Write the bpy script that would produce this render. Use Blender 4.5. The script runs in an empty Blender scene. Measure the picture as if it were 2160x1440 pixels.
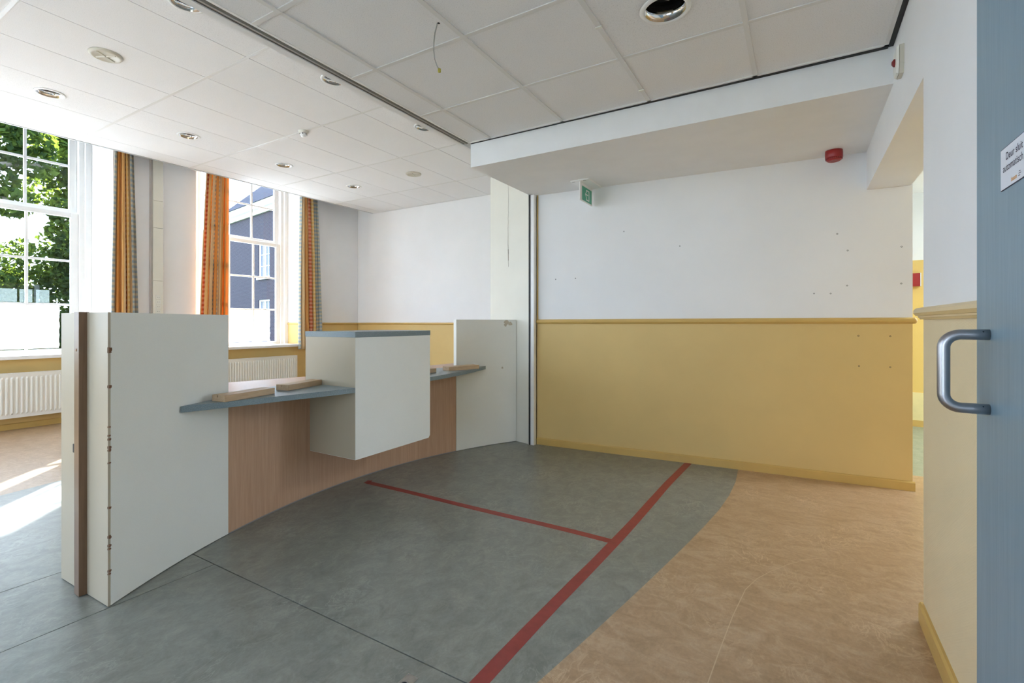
import bpy, math, random
from mathutils import Vector, Matrix
from math import pi, sin, cos, sqrt

random.seed(7)
SC = bpy.context.scene
COL = SC.collection

# ------------------------------------------------------------------ camera
CAM_H = 1.16
cam_d = bpy.data.cameras.new('camera')
cam = bpy.data.objects.new('camera', cam_d)
COL.objects.link(cam)
cam.location = (0, 0, CAM_H)
cam.rotation_euler = (pi / 2, 0, 0.5479)
cam_d.sensor_width = 36.0
cam_d.lens = 36.0 * 1028.06 / 2160
cam_d.shift_x = (1080 - 1059) / 2160
cam_d.shift_y = -(720 - 681.07) / 2160
cam_d.clip_start = 0.05
cam_d.clip_end = 400
SC.camera = cam

# ------------------------------------------------------------------ world / light / exposure
SKY_STRENGTH = 4.4
SUN_STRENGTH = 26.0
EXPOSURE = 0.88
SUN_DIR = Vector((-0.69, 0.725, math.tan(math.radians(34.3)))).normalized()   # towards the sun

w = bpy.data.worlds.new('sky')
SC.world = w
w.use_nodes = True
nt = w.node_tree
nt.nodes.clear()
o_ = nt.nodes.new('ShaderNodeOutputWorld')
bg = nt.nodes.new('ShaderNodeBackground')
tc = nt.nodes.new('ShaderNodeTexCoord')
sp = nt.nodes.new('ShaderNodeSeparateXYZ')
rp = nt.nodes.new('ShaderNodeValToRGB')
rp.color_ramp.elements[0].position = 0.0
rp.color_ramp.elements[0].color = (0.72, 0.84, 1.0, 1)
rp.color_ramp.elements[1].position = 0.8
rp.color_ramp.elements[1].color = (0.42, 0.61, 1.0, 1)
nt.links.new(tc.outputs['Generated'], sp.inputs[0])
nt.links.new(sp.outputs['Z'], rp.inputs[0])
nt.links.new(rp.outputs[0], bg.inputs[0])
bg.inputs[1].default_value = SKY_STRENGTH
nt.links.new(bg.outputs[0], o_.inputs[0])

sun_d = bpy.data.lights.new('sun', 'SUN')
sun_d.energy = SUN_STRENGTH
sun_d.angle = math.radians(0.6)
sun_d.color = (0.93, 0.96, 1.0)
sun = bpy.data.objects.new('sun', sun_d)
COL.objects.link(sun)
sun.location = (-20, 20, 20)
sun.rotation_euler = SUN_DIR.to_track_quat('Z', 'Y').to_euler()


def portal(loc, direction, sx, sy):
    d = bpy.data.lights.new('window_portal', 'AREA')
    d.shape = 'RECTANGLE'
    d.size, d.size_y = sx, sy
    d.cycles.is_portal = True
    o = bpy.data.objects.new('window_portal', d)
    COL.objects.link(o)
    o.location = loc
    o.rotation_euler = (-Vector(direction)).to_track_quat('Z', 'Y').to_euler()
    return o


WIN_Y = (1.77, 4.55, -1.01)          # centres of the three tall windows
for yc in WIN_Y:
    portal((-8.0, yc, 2.5), (1, 0, 0), 1.7, 3.6)
portal((-1.15, -2.95, 1.15), (0, 1, 0), 2.1, 2.3)       # glazed entrance doors behind the camera
portal((3.9, 6.05, 1.3), (-1, 0, 0), 2.1, 2.4)        # corridor window
portal((-5.5, -2.95, 1.75), (0, 1, 0), 3.3, 3.0)       # wide glazing at the near end of the window room

vs = SC.view_settings
vs.view_transform = 'Standard'
vs.look = 'None'
vs.exposure = EXPOSURE
vs.gamma = 1.0
vs.use_curve_mapping = False
cy = SC.cycles
cy.use_denoising = True
cy.max_bounces = 9
cy.diffuse_bounces = 7
cy.glossy_bounces = 4
cy.use_adaptive_sampling = True
cy.adaptive_threshold = 0.035
cy.transmission_bounces = 6
cy.transparent_max_bounces = 14
cy.sample_clamp_indirect = 12.0
cy.caustics_reflective = False
cy.caustics_refractive = False


# ------------------------------------------------------------------ mesh helpers
class MB:
    def __init__(self):
        self.v, self.f, self.s, self.uv = [], [], [], None

    def add(self, vs_, fs_, smooth=False):
        b = len(self.v)
        self.v += [tuple(p) for p in vs_]
        for f in fs_:
            self.f.append(tuple(b + i for i in f))
            self.s.append(smooth)
        return self

    def box(self, x0, x1, y0, y1, z0, z1):
        return self.add([(x0, y0, z0), (x1, y0, z0), (x1, y1, z0), (x0, y1, z0),
                         (x0, y0, z1), (x1, y0, z1), (x1, y1, z1), (x0, y1, z1)],
                        [(0, 3, 2, 1), (4, 5, 6, 7), (0, 1, 5, 4), (1, 2, 6, 5), (2, 3, 7, 6), (3, 0, 4, 7)])

    def prism(self, poly, z0, z1, smooth=False):
        """vertical prism over a ground-plan polygon"""
        a = sum(poly[i][0] * poly[(i + 1) % len(poly)][1] - poly[(i + 1) % len(poly)][0] * poly[i][1] for i in range(len(poly)))
        if a < 0:
            poly = poly[::-1]
        n = len(poly)
        self.add([(p[0], p[1], z0) for p in poly] + [(p[0], p[1], z1) for p in poly],
                 [tuple(range(n - 1, -1, -1)), tuple(range(n, 2 * n))])
        b = len(self.v) - 2 * n
        for i in range(n):
            j = (i + 1) % n
            self.f.append((b + i, b + j, b + n + j, b + n + i))
            self.s.append(smooth)
        return self

    def sweep(self, profile, P, Q, N):
        """straight moulding: profile points (out, up) extruded from P to Q, out = N"""
        P, Q, N = Vector(P), Vector(Q), Vector(N).normalized()
        U = Vector((0, 0, 1))
        n = len(profile)
        vs_ = [P + N * a + U * b for a, b in profile] + [Q + N * a + U * b for a, b in profile]
        fs = [(i, (i + 1) % n, n + (i + 1) % n, n + i) for i in range(n)]
        fs += [tuple(range(n - 1, -1, -1)), tuple(range(n, 2 * n))]
        return self.add(vs_, fs)

    def lathe(self, prof, origin, axis=(0, 0, 1), n=32, smooth=True):
        """revolve (r, h) pairs about axis through origin"""
        q = Vector((0, 0, 1)).rotation_difference(Vector(axis))
        O = Vector(origin)
        vs_, fs = [], []
        for r, h in prof:
            for k in range(n):
                a = 2 * pi * k / n
                vs_.append(O + q @ Vector((r * cos(a), r * sin(a), h)))
        for i in range(len(prof) - 1):
            for k in range(n):
                k2 = (k + 1) % n
                fs.append((i * n + k, i * n + k2, (i + 1) * n + k2, (i + 1) * n + k))
        self.add(vs_, fs, smooth)
        b = len(self.v) - len(vs_)
        if prof[0][0] > 1e-6:
            self.f.append(tuple(b + k for k in range(n - 1, -1, -1))); self.s.append(False)
        if prof[-1][0] > 1e-6:
            self.f.append(tuple(b + (len(prof) - 1) * n + k for k in range(n))); self.s.append(False)
        return self

    def ring(self, prof, origin, axis=(0, 0, 1), n=32, smooth=True):
        """revolve a closed (r, h) loop"""
        q = Vector((0, 0, 1)).rotation_difference(Vector(axis))
        O = Vector(origin)
        m = len(prof)
        vs_, fs = [], []
        for r, h in prof:
            for k in range(n):
                a = 2 * pi * k / n
                vs_.append(O + q @ Vector((r * cos(a), r * sin(a), h)))
        for i in range(m):
            i2 = (i + 1) % m
            for k in range(n):
                k2 = (k + 1) % n
                fs.append((i * n + k, i * n + k2, i2 * n + k2, i2 * n + k))
        return self.add(vs_, fs, smooth)

    def tube(self, path, rad, n=12, cap=True):
        path = [Vector(p) for p in path]
        m = len(path)
        rads = rad if isinstance(rad, (list, tuple)) else [rad] * m
        t0 = (path[1] - path[0]).normalized()
        up = Vector((0, 0, 1)) if abs(t0.z) < 0.9 else Vector((1, 0, 0))
        a = t0.cross(up).normalized()
        vs_, fs = [], []
        for i in range(m):
            t = ((path[min(i + 1, m - 1)] - path[max(i - 1, 0)])).normalized()
            a = (a - t * a.dot(t)).normalized()
            b = t.cross(a)
            for k in range(n):
                an = 2 * pi * k / n
                vs_.append(path[i] + (a * cos(an) + b * sin(an)) * rads[i])
        for i in range(m - 1):
            for k in range(n):
                k2 = (k + 1) % n
                fs.append((i * n + k, i * n + k2, (i + 1) * n + k2, (i + 1) * n + k))
        self.add(vs_, fs, True)
        if cap:
            b0 = len(self.v) - len(vs_)
            self.f.append(tuple(b0 + k for k in range(n - 1, -1, -1))); self.s.append(False)
            self.f.append(tuple(b0 + (m - 1) * n + k for k in range(n))); self.s.append(False)
        return self

    def build(self, name, mat, parent=None, bevel=0, seg=2, loc=None):
        me = bpy.data.meshes.new(name)
        me.from_pydata(self.v, [], self.f)
        me.polygons.foreach_set('use_smooth', self.s)
        if self.uv:
            ul = me.uv_layers.new(name='UVMap')
            for l in me.loops:
                ul.data[l.index].uv = self.uv[l.vertex_index]
        me.update()
        if mat:
            me.materials.append(mat)
        return link(name, me, parent, bevel, seg, loc)


def link(name, me, parent=None, bevel=0, seg=2, loc=None):
    o = bpy.data.objects.new(name, me)
    COL.objects.link(o)
    if parent is not None:
        o.parent = parent
    if loc is not None:
        o.location = loc
    if bevel:
        m = o.modifiers.new('bevel', 'BEVEL')
        m.width = bevel
        m.segments = seg
        m.limit_method = 'ANGLE'
        m.angle_limit = math.radians(40)
    return o


def empty(name, loc=(0, 0, 0)):
    o = bpy.data.objects.new(name, None)
    o.empty_display_size = 0.05
    COL.objects.link(o)
    o.location = loc
    return o


def tag(o, label, cat, group=None, kind=None):
    o['label'] = label
    if cat:
        o['category'] = cat
    if group:
        o['group'] = group
    if kind:
        o['kind'] = kind
    return o


def struct(o, label):
    o['label'] = label
    o['kind'] = 'structure'
    return o


# ------------------------------------------------------------------ materials
MATS = {}


def nodes(name):
    m = bpy.data.materials.new(name)
    m.use_nodes = True
    t = m.node_tree
    b = t.nodes['Principled BSDF']
    MATS[name] = m
    return m, t, b


def N(t, kind, **kw):
    n = t.nodes.new(kind)
    for k, v in kw.items():
        setattr(n, k, v)
    return n


def mapping(t, scale=(1, 1, 1), rot=(0, 0, 0), coord='Object'):
    c = N(t, 'ShaderNodeTexCoord')
    m = N(t, 'ShaderNodeMapping')
    m.inputs['Scale'].default_value = scale
    m.inputs['Rotation'].default_value = rot
    t.links.new(c.outputs[coord], m.inputs[0])
    return m.outputs[0]


def noise(t, vec, scale, detail=4, rough=0.55, dist=0.0):
    n = N(t, 'ShaderNodeTexNoise')
    n.inputs['Scale'].default_value = scale
    n.inputs['Detail'].default_value = detail
    n.inputs['Roughness'].default_value = rough
    n.inputs['Distortion'].default_value = dist
    if vec is not None:
        t.links.new(vec, n.inputs['Vector'])
    return n.outputs['Fac']


def ramp(t, fac, stops, interp='LINEAR'):
    r = N(t, 'ShaderNodeValToRGB')
    r.color_ramp.interpolation = interp
    e = r.color_ramp.elements
    while len(e) < len(stops):
        e.new(0.5)
    for i, (p, c) in enumerate(stops):
        e[i].position = p
        e[i].color = (c[0], c[1], c[2], 1)
    t.links.new(fac, r.inputs[0])
    return r.outputs[0]


def mixc(t, fac, a, b, mode='MIX'):
    m = N(t, 'ShaderNodeMix', data_type='RGBA', blend_type=mode)
    for sock, val in ((m.inputs[0], fac), (m.inputs[6], a), (m.inputs[7], b)):
        if isinstance(val, bpy.types.NodeSocket):
            t.links.new(val, sock)
        elif isinstance(val, (int, float)):
            sock.default_value = val
        else:
            sock.default_value = (val[0], val[1], val[2], 1)
    return m.outputs[2]


def math_(t, op, a, b=None):
    m = N(t, 'ShaderNodeMath', operation=op)
    for s, v in ((m.inputs[0], a), (m.inputs[1], b)):
        if v is None:
            continue
        if isinstance(v, bpy.types.NodeSocket):
            t.links.new(v, s)
        else:
            s.default_value = v
    return m.outputs[0]


def bump(t, b, h, strength=0.1, dist=0.002):
    n = N(t, 'ShaderNodeBump')
    n.inputs['Strength'].default_value = strength
    n.inputs['Distance'].default_value = dist
    t.links.new(h, n.inputs['Height'])
    t.links.new(n.outputs[0], b.inputs['Normal'])


def sc(c, k):
    return tuple(min(1, x * k) for x in c)


def plain(name, col, rough=0.5, metal=0.0, var=0.06, nscale=6, bumps=0.0, bscale=300, spec=0.5):
    m, t, b = nodes(name)
    v = mapping(t)
    f = noise(t, v, nscale, 5)
    c = ramp(t, f, [(0.3, sc(col, 1 - var)), (0.7, sc(col, 1 + var))])
    t.links.new(c, b.inputs['Base Color'])
    b.inputs['Roughness'].default_value = rough
    b.inputs['Metallic'].default_value = metal
    b.inputs['Specular IOR Level'].default_value = spec
    if bumps:
        bump(t, b, noise(t, v, bscale, 3), bumps)
    return m


WHITE = (0.85, 0.85, 0.86)
YELLOW = (0.70, 0.50, 0.195)


def wall_paint(name, split, twill=False, upper=WHITE, lower=YELLOW):
    """white paint above the dado height, yellow below it, on woven wallpaper"""
    m, t, b = nodes(name)
    v = mapping(t)
    g = N(t, 'ShaderNodeNewGeometry')
    s = N(t, 'ShaderNodeSeparateXYZ')
    t.links.new(g.outputs['Position'], s.inputs[0])
    fac = math_(t, 'GREATER_THAN', s.outputs['Z'], split)
    dirt = noise(t, v, 1.3, 4, 0.6)
    up = ramp(t, dirt, [(0.25, sc(upper, 0.96)), (0.7, sc(upper, 1.02))])
    lo = ramp(t, dirt, [(0.25, sc(lower, 0.93)), (0.7, sc(lower, 1.04))])
    t.links.new(mixc(t, fac, lo, up), b.inputs['Base Color'])
    b.inputs['Roughness'].default_value = 0.55
    if twill:
        wv = N(t, 'ShaderNodeTexWave', wave_type='BANDS', bands_direction='Z')
        mp = mapping(t, (1, 1, 1), (0.55, 0, 0))
        t.links.new(mp, wv.inputs['Vector'])
        wv.inputs['Scale'].default_value = 45
        wv.inputs['Distortion'].default_value = 0.6
        low = math_(t, 'SUBTRACT', 1.0, fac)
        h = math_(t, 'ADD', math_(t, 'MULTIPLY', wv.outputs['Fac'], low), math_(t, 'MULTIPLY', noise(t, v, 170, 3), 0.7))
        bump(t, b, h, 0.22, 0.002)
    else:
        br = noise(t, mapping(t, (1, 1, 2.6)), 140, 4, 0.7)
        bump(t, b, br, 0.22, 0.002)
    return m


M_WALL = wall_paint('painted_woven_wall', 1.165)
M_WALL_L = wall_paint('painted_wall_window_room', 1.14)
M_WALL_R = wall_paint('painted_twill_wall', 1.19, True, WHITE, (0.80, 0.66, 0.42))
M_PLASTER = plain('white_plaster', (0.84, 0.84, 0.84), 0.7, var=0.02, bumps=0.25, bscale=160)
M_WHITE = plain('white_paint_gloss', (0.87, 0.87, 0.86), 0.32, var=0.02)
M_CREAM = plain('cream_paint', (0.78, 0.755, 0.665), 0.45, var=0.025, nscale=3)
M_RAIL = plain('yellow_gloss_trim', (0.62, 0.41, 0.125), 0.33, var=0.05)
M_RAIL_R = plain('pale_yellow_trim', (0.72, 0.55, 0.29), 0.33, var=0.04)
M_TBAR = plain('white_metal_bar', (0.74, 0.735, 0.72), 0.4, var=0.01)
M_BLACK = plain('black_rubber_and_shade', (0.012, 0.012, 0.012), 0.6, var=0.1)  # rubber parts, and the painted shade in the ceiling gaps
M_DARK = plain('dark_void', (0.02, 0.02, 0.022), 0.9, var=0.1)
M_ALU = plain('brown_grey_track', (0.20, 0.19, 0.17), 0.45, 0.0, var=0.03)
M_ALUL = plain('pale_track_lip', (0.45, 0.44, 0.42), 0.4, 0.0, var=0.02)
M_CHROME = plain('chrome_reflector', (0.86, 0.87, 0.88), 0.1, 1.0, var=0.01)
M_STEEL = plain('satin_steel', (0.40, 0.40, 0.42), 0.33, 1.0, var=0.03, nscale=40)
M_PLATE = plain('worn_steel_plate', (0.42, 0.39, 0.36), 0.42, 0.9, var=0.08, nscale=60)
M_BEIGE = plain('beige_plastic', (0.60, 0.565, 0.47), 0.35, var=0.02)
M_OFFW = plain('off_white_plastic', (0.77, 0.765, 0.70), 0.4, var=0.02)
M_RED = plain('red_plastic', (0.33, 0.018, 0.02), 0.3, var=0.05)
M_REDLENS = plain('dark_red_lens', (0.20, 0.012, 0.015), 0.15, var=0.05)
M_GREEN = plain('exit_green', (0.06, 0.40, 0.25), 0.35, var=0.03)
M_PAPER = plain('white_label', (0.74, 0.77, 0.85), 0.35, var=0.01)
M_INK = plain('dark_ink', (0.035, 0.03, 0.07), 0.5, var=0.02)
M_ORANGEINK = plain('orange_ink', (0.80, 0.42, 0.16), 0.5, var=0.02)
M_TAPE = plain('red_floor_tape', (0.27, 0.035, 0.028), 0.42, var=0.12, nscale=25)
M_RADIATOR = plain('white_radiator_enamel', (0.80, 0.785, 0.72), 0.3, var=0.015)
M_CHIP = plain('exposed_chipboard', (0.17, 0.085, 0.045), 0.9, var=0.3, nscale=90)
M_CABLE = plain('grey_cable_sheath', (0.35, 0.35, 0.33), 0.45, var=0.03)
M_BRASS = plain('yellow_connector', (0.42, 0.36, 0.05), 0.4, var=0.1)
M_FILMEDGE = plain('grey_edge', (0.4, 0.4, 0.4), 0.6)


def tile_mat():
    m, t, b = nodes('mineral_fibre_tile')
    v = mapping(t)
    f = noise(t, v, 210, 3, 0.7)
    c = ramp(t, f, [(0.28, (0.60, 0.60, 0.60)), (0.42, (0.85, 0.85, 0.855)), (0.7, (0.90, 0.90, 0.905))])
    big = noise(t, v, 1.2, 3)
    c = mixc(t, 1.0, c, ramp(t, big, [(0.3, (0.96, 0.96, 0.96)), (0.7, (1, 1, 1))]), 'MULTIPLY')
    t.links.new(c, b.inputs['Base Color'])
    b.inputs['Roughness'].default_value = 0.9
    b.inputs['Specular IOR Level'].default_value = 0.2
    bump(t, b, f, 0.35, 0.002)
    return m


M_TILE = tile_mat()


def laminate_white(name, col):
    m, t, b = nodes(name)
    v = mapping(t)
    f = noise(t, v, 700, 2)
    c = ramp(t, f, [(0.35, sc(col, 0.96)), (0.65, sc(col, 1.02))])
    d = noise(t, v, 2.2, 5, 0.6)
    c = mixc(t, 1.0, c, ramp(t, d, [(0.3, (0.97, 0.97, 0.965)), (0.6, (1, 1, 1))]), 'MULTIPLY')
    t.links.new(c, b.inputs['Base Color'])
    b.inputs['Roughness'].default_value = 0.42
    bump(t, b, f, 0.03, 0.001)
    return m


M_LAM = laminate_white('pale_grey_laminate', (0.84, 0.85, 0.81))
M_LAMC = laminate_white('cream_laminate', (0.43, 0.375, 0.275))


def speckle_mat():
    m, t, b = nodes('blue_grey_speckled_laminate')
    v = mapping(t)
    f = noise(t, v, 330, 3, 0.7)
    c = ramp(t, f, [(0.3, (0.11, 0.15, 0.17)), (0.5, (0.185, 0.24, 0.265)), (0.7, (0.27, 0.33, 0.35))])
    t.links.new(c, b.inputs['Base Color'])
    b.inputs['Roughness'].default_value = 0.34
    return m


M_BLUE = speckle_mat()


def wood_mat(name, c0, c1, grain=(40, 40, 2.2), rough=0.42, axis_rot=(0, 0, 0)):
    m, t, b = nodes(name)
    v = mapping(t, grain, axis_rot)
    f = noise(t, v, 3.0, 8, 0.62, 0.6)
    f2 = noise(t, mapping(t, (grain[0] * 5, grain[1] * 5, grain[2] * 3), axis_rot), 2.0, 3)
    c = ramp(t, f, [(0.28, c0), (0.72, c1)])
    c = mixc(t, 0.5, c, ramp(t, f2, [(0.35, (0.86, 0.84, 0.82)), (0.6, (1, 1, 1))]), 'MULTIPLY')
    t.links.new(c, b.inputs['Base Color'])
    b.inputs['Roughness'].default_value = rough
    bump(t, b, f2, 0.05, 0.001)
    return m


M_BEECH = wood_mat('beech_laminate', (0.50, 0.31, 0.20), (0.61, 0.395, 0.265), (22, 22, 0.9), 0.4)
M_POST = wood_mat('dark_beech_post', (0.15, 0.085, 0.048), (0.21, 0.125, 0.072), (30, 30, 1.4), 0.34)
M_OAK = wood_mat('raw_oak', (0.47, 0.325, 0.195), (0.60, 0.44, 0.285), (26, 2.0, 26), 0.55)


def blue_door_mat():
    m, t, b = nodes('blue_woodgrain_laminate')
    v = mapping(t, (30, 26, 0.9))
    f = noise(t, v, 2.4, 8, 0.6, 0.8)
    f2 = noise(t, mapping(t, (200, 160, 4)), 2.0, 3)
    c = ramp(t, f, [(0.28, (0.185, 0.285, 0.36)), (0.72, (0.235, 0.34, 0.415))])
    c = mixc(t, 0.6, c, ramp(t, f2, [(0.35, (0.85, 0.88, 0.9)), (0.62, (1, 1, 1))]), 'MULTIPLY')
    t.links.new(c, b.inputs['Base Color'])
    b.inputs['Roughness'].default_value = 0.38
    bump(t, b, f2, 0.05, 0.001)
    return m


M_BLUEDOOR = blue_door_mat()


def lino(name, dark, mid, light, rough, streak=(1.0, 0.75, 1)):
    m, t, b = nodes(name)
    v = mapping(t, streak)
    f = noise(t, v, 11, 9, 0.7, 0.9)
    c = ramp(t, f, [(0.28, dark), (0.5, mid), (0.74, light)])
    fine = noise(t, mapping(t, (1.0, 0.7, 1)), 70, 5, 0.7, 0.8)
    c = mixc(t, 1.0, c, ramp(t, fine, [(0.3, (0.80, 0.80, 0.80)), (0.7, (1.0, 1.0, 1.0))]), 'MULTIPLY')
    fl = noise(t, mapping(t, (1.6, 1.0, 1)), 7, 7, 0.6, 1.4)
    fm = ramp(t, fl, [(0.47, (0, 0, 0)), (0.5, (1, 1, 1)), (0.53, (0, 0, 0))])
    pm = ramp(t, noise(t, mapping(t), 2.5, 4), [(0.45, (0, 0, 0)), (0.7, (1, 1, 1))])
    c = mixc(t, math_(t, 'MULTIPLY', math_(t, 'MULTIPLY', fm, pm), 0.7), c, sc(light, 1.15))
    t.links.new(c, b.inputs['Base Color'])
    r = N(t, 'ShaderNodeMapRange')
    r.inputs[3].default_value = rough - 0.03
    r.inputs[4].default_value = rough + 0.05
    t.links.new(noise(t, mapping(t), 3.5, 5, 0.6), r.inputs[0])
    t.links.new(r.outputs[0], b.inputs['Roughness'])
    b.inputs['Specular IOR Level'].default_value = 0.65
    bump(t, b, noise(t, mapping(t), 60, 4), 0.06, 0.001)
    return m


M_LGREEN = lino('green_grey_linoleum', (0.165, 0.172, 0.150), (0.225, 0.232, 0.202), (0.31, 0.315, 0.27), 0.32)
M_LORANGE = lino('ochre_linoleum', (0.36, 0.225, 0.115), (0.46, 0.30, 0.168), (0.57, 0.41, 0.26), 0.33, (0.7, 1.2, 1))
M_LPALE = lino('pale_green_linoleum', (0.22, 0.28, 0.22), (0.30, 0.36, 0.28), (0.38, 0.43, 0.34), 0.33)


def glass_mat():
    m, t, b = nodes('window_glass')
    t.nodes.remove(b)
    out = t.nodes['Material Output']
    tr = N(t, 'ShaderNodeBsdfTransparent')
    tr.inputs[0].default_value = (0.965, 0.98, 0.975, 1)
    gl = N(t, 'ShaderNodeBsdfGlossy')
    gl.inputs['Roughness'].default_value = 0.02
    lw = N(t, 'ShaderNodeFresnel')
    lw.inputs[0].default_value = 1.45
    mx = N(t, 'ShaderNodeMixShader')
    wob = noise(t, mapping(t), 2.0, 2)
    bp = N(t, 'ShaderNodeBump')
    bp.inputs['Strength'].default_value = 0.02
    t.links.new(wob, bp.inputs['Height'])
    t.links.new(bp.outputs[0], gl.inputs['Normal'])
    ge = N(t, 'ShaderNodeNewGeometry')
    front_only = math_(t, 'MULTIPLY', lw.outputs[0], math_(t, 'SUBTRACT', 1.0, ge.outputs['Backfacing']))
    t.links.new(front_only, mx.inputs[0])
    t.links.new(tr.outputs[0], mx.inputs[1])
    t.links.new(gl.outputs[0], mx.inputs[2])
    t.links.new(mx.outputs[0], out.inputs[0])
    return m


M_GLASS = glass_mat()


def film_mat(name, clear, col):
    m, t, b = nodes(name)
    t.nodes.remove(b)
    out = t.nodes['Material Output']
    tr = N(t, 'ShaderNodeBsdfTransparent')
    tl = N(t, 'ShaderNodeBsdfTranslucent')
    df = N(t, 'ShaderNodeBsdfDiffuse')
    f = noise(t, mapping(t), 5, 3)
    c = ramp(t, f, [(0.3, sc(col, 0.95)), (0.7, col)])
    t.links.new(c, tl.inputs[0])
    t.links.new(c, df.inputs[0])
    m1 = N(t, 'ShaderNodeMixShader')
    m1.inputs[0].default_value = 0.3
    t.links.new(tl.outputs[0], m1.inputs[1])
    t.links.new(df.outputs[0], m1.inputs[2])
    m2 = N(t, 'ShaderNodeMixShader')
    m2.inputs[0].default_value = clear
    t.links.new(m1.outputs[0], m2.inputs[1])
    t.links.new(tr.outputs[0], m2.inputs[2])
    t.links.new(m2.outputs[0], out.inputs[0])
    return m


M_FROST = film_mat('frosted_film', 0.06, (0.90, 0.94, 0.97))
M_STICK = film_mat('milky_sticker', 0.60, (0.13, 0.16, 0.155))


def curtain_mat():
    """striped cotton: ochre ground, salmon and blue checked bands"""
    m, t, b = nodes('striped_curtain_cloth')
    t.nodes.remove(b)
    out = t.nodes['Material Output']
    uv = N(t, 'ShaderNodeUVMap')
    s = N(t, 'ShaderNodeSeparateXYZ')
    t.links.new(uv.outputs[0], s.inputs[0])
    band = math_(t, 'FRACT', s.outputs[0])
    O1, O2, CR, BL, RD, YE = (0.72, 0.34, 0.10), (0.78, 0.46, 0.17), (0.80, 0.62, 0.36), (0.34, 0.42, 0.46), (0.60, 0.15, 0.08), (0.82, 0.55, 0.20)
    c = ramp(t, band, [(0.0, BL), (0.09, CR), (0.15, O1), (0.31, O2), (0.45, CR), (0.50, RD), (0.60, O2), (0.66, YE), (0.76, CR), (0.84, BL), (0.93, O1)], 'CONSTANT')
    chk = math_(t, 'GREATER_THAN', math_(t, 'FRACT', math_(t, 'MULTIPLY', s.outputs[1], 17.0)), 0.5)
    alt = ramp(t, band, [(0.0, (0.72, 0.62, 0.40)), (0.09, CR), (0.15, O1), (0.31, O2), (0.45, CR), (0.50, (0.80, 0.48, 0.30)), (0.60, O2), (0.66, (0.87, 0.68, 0.38)), (0.76, CR), (0.84, (0.74, 0.62, 0.40)), (0.93, O1)], 'CONSTANT')
    c = mixc(t, math_(t, 'MULTIPLY', chk, 0.7), c, alt)
    weave = noise(t, mapping(t, (1, 1, 1)), 500, 2)
    c = mixc(t, 0.4, c, ramp(t, weave, [(0.3, (0.8, 0.8, 0.8)), (0.7, (1, 1, 1))]), 'MULTIPLY')
    df = N(t, 'ShaderNodeBsdfDiffuse')
    tl = N(t, 'ShaderNodeBsdfTranslucent')
    t.links.new(c, df.inputs[0])
    t.links.new(mixc(t, 0.45, c, (0.95, 0.42, 0.08)), tl.inputs[0])
    mx = N(t, 'ShaderNodeMixShader')
    mx.inputs[0].default_value = 0.2
    t.links.new(df.outputs[0], mx.inputs[1])
    t.links.new(tl.outputs[0], mx.inputs[2])
    t.links.new(mx.outputs[0], out.inputs[0])
    return m


M_CURTAIN = curtain_mat()


def leaf_mat(name, c0, c1, c2):
    m, t, b = nodes(name)
    t.nodes.remove(b)
    out = t.nodes['Material Output']
    g = N(t, 'ShaderNodeNewGeometry')
    c = ramp(t, g.outputs['Random Per Island'], [(0.0, c0), (0.55, c1), (1.0, c2)])
    df = N(t, 'ShaderNodeBsdfDiffuse')
    tl = N(t, 'ShaderNodeBsdfTranslucent')
    t.links.new(c, df.inputs[0])
    t.links.new(mixc(t, 0.5, c, (0.42, 0.55, 0.05)), tl.inputs[0])
    mx = N(t, 'ShaderNodeMixShader')
    mx.inputs[0].default_value = 0.35
    t.links.new(df.outputs[0], mx.inputs[1])
    t.links.new(tl.outputs[0], mx.inputs[2])
    t.links.new(mx.outputs[0], out.inputs[0])
    return m


M_LEAF = leaf_mat('plane_tree_leaf', (0.010, 0.022, 0.012), (0.022, 0.042, 0.018), (0.055, 0.085, 0.022))
M_LEAFD = leaf_mat('dark_shrub_leaf', (0.008, 0.018, 0.009), (0.016, 0.034, 0.014), (0.04, 0.07, 0.02))
M_BARK = plain('bark', (0.16, 0.15, 0.12), 0.9, var=0.3, nscale=12, bumps=0.5, bscale=30)
M_GROUND = plain('lawn_ground', (0.05, 0.075, 0.025), 0.9, var=0.25, nscale=1.5)
M_BOUNCE_PAVING = plain('pale_bounce_paving', (0.56, 0.55, 0.52), 0.9, var=0.08, nscale=1.5)  # bright ground colour chosen to bounce light onto the ceilings


def brick_mat():
    m, t, b = nodes('haze_tinted_brick')
    v = mapping(t, (1, 1, 1), (pi / 2, 0, 0))
    n = N(t, 'ShaderNodeTexBrick')
    n.inputs['Color1'].default_value = (0.027, 0.019, 0.032, 1)  # purple of the outdoor haze is mixed into the brick colours
    n.inputs['Color2'].default_value = (0.038, 0.025, 0.038, 1)
    n.inputs['Mortar'].default_value = (0.07, 0.065, 0.08, 1)
    n.inputs['Scale'].default_value = 1.0
    n.inputs['Mortar Size'].default_value = 0.012
    n.inputs['Brick Width'].default_value = 0.24
    n.inputs['Row Height'].default_value = 0.085
    t.links.new(v, n.inputs['Vector'])
    t.links.new(n.outputs[0], b.inputs['Base Color'])
    b.inputs['Roughness'].default_value = 0.85
    return m


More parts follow.
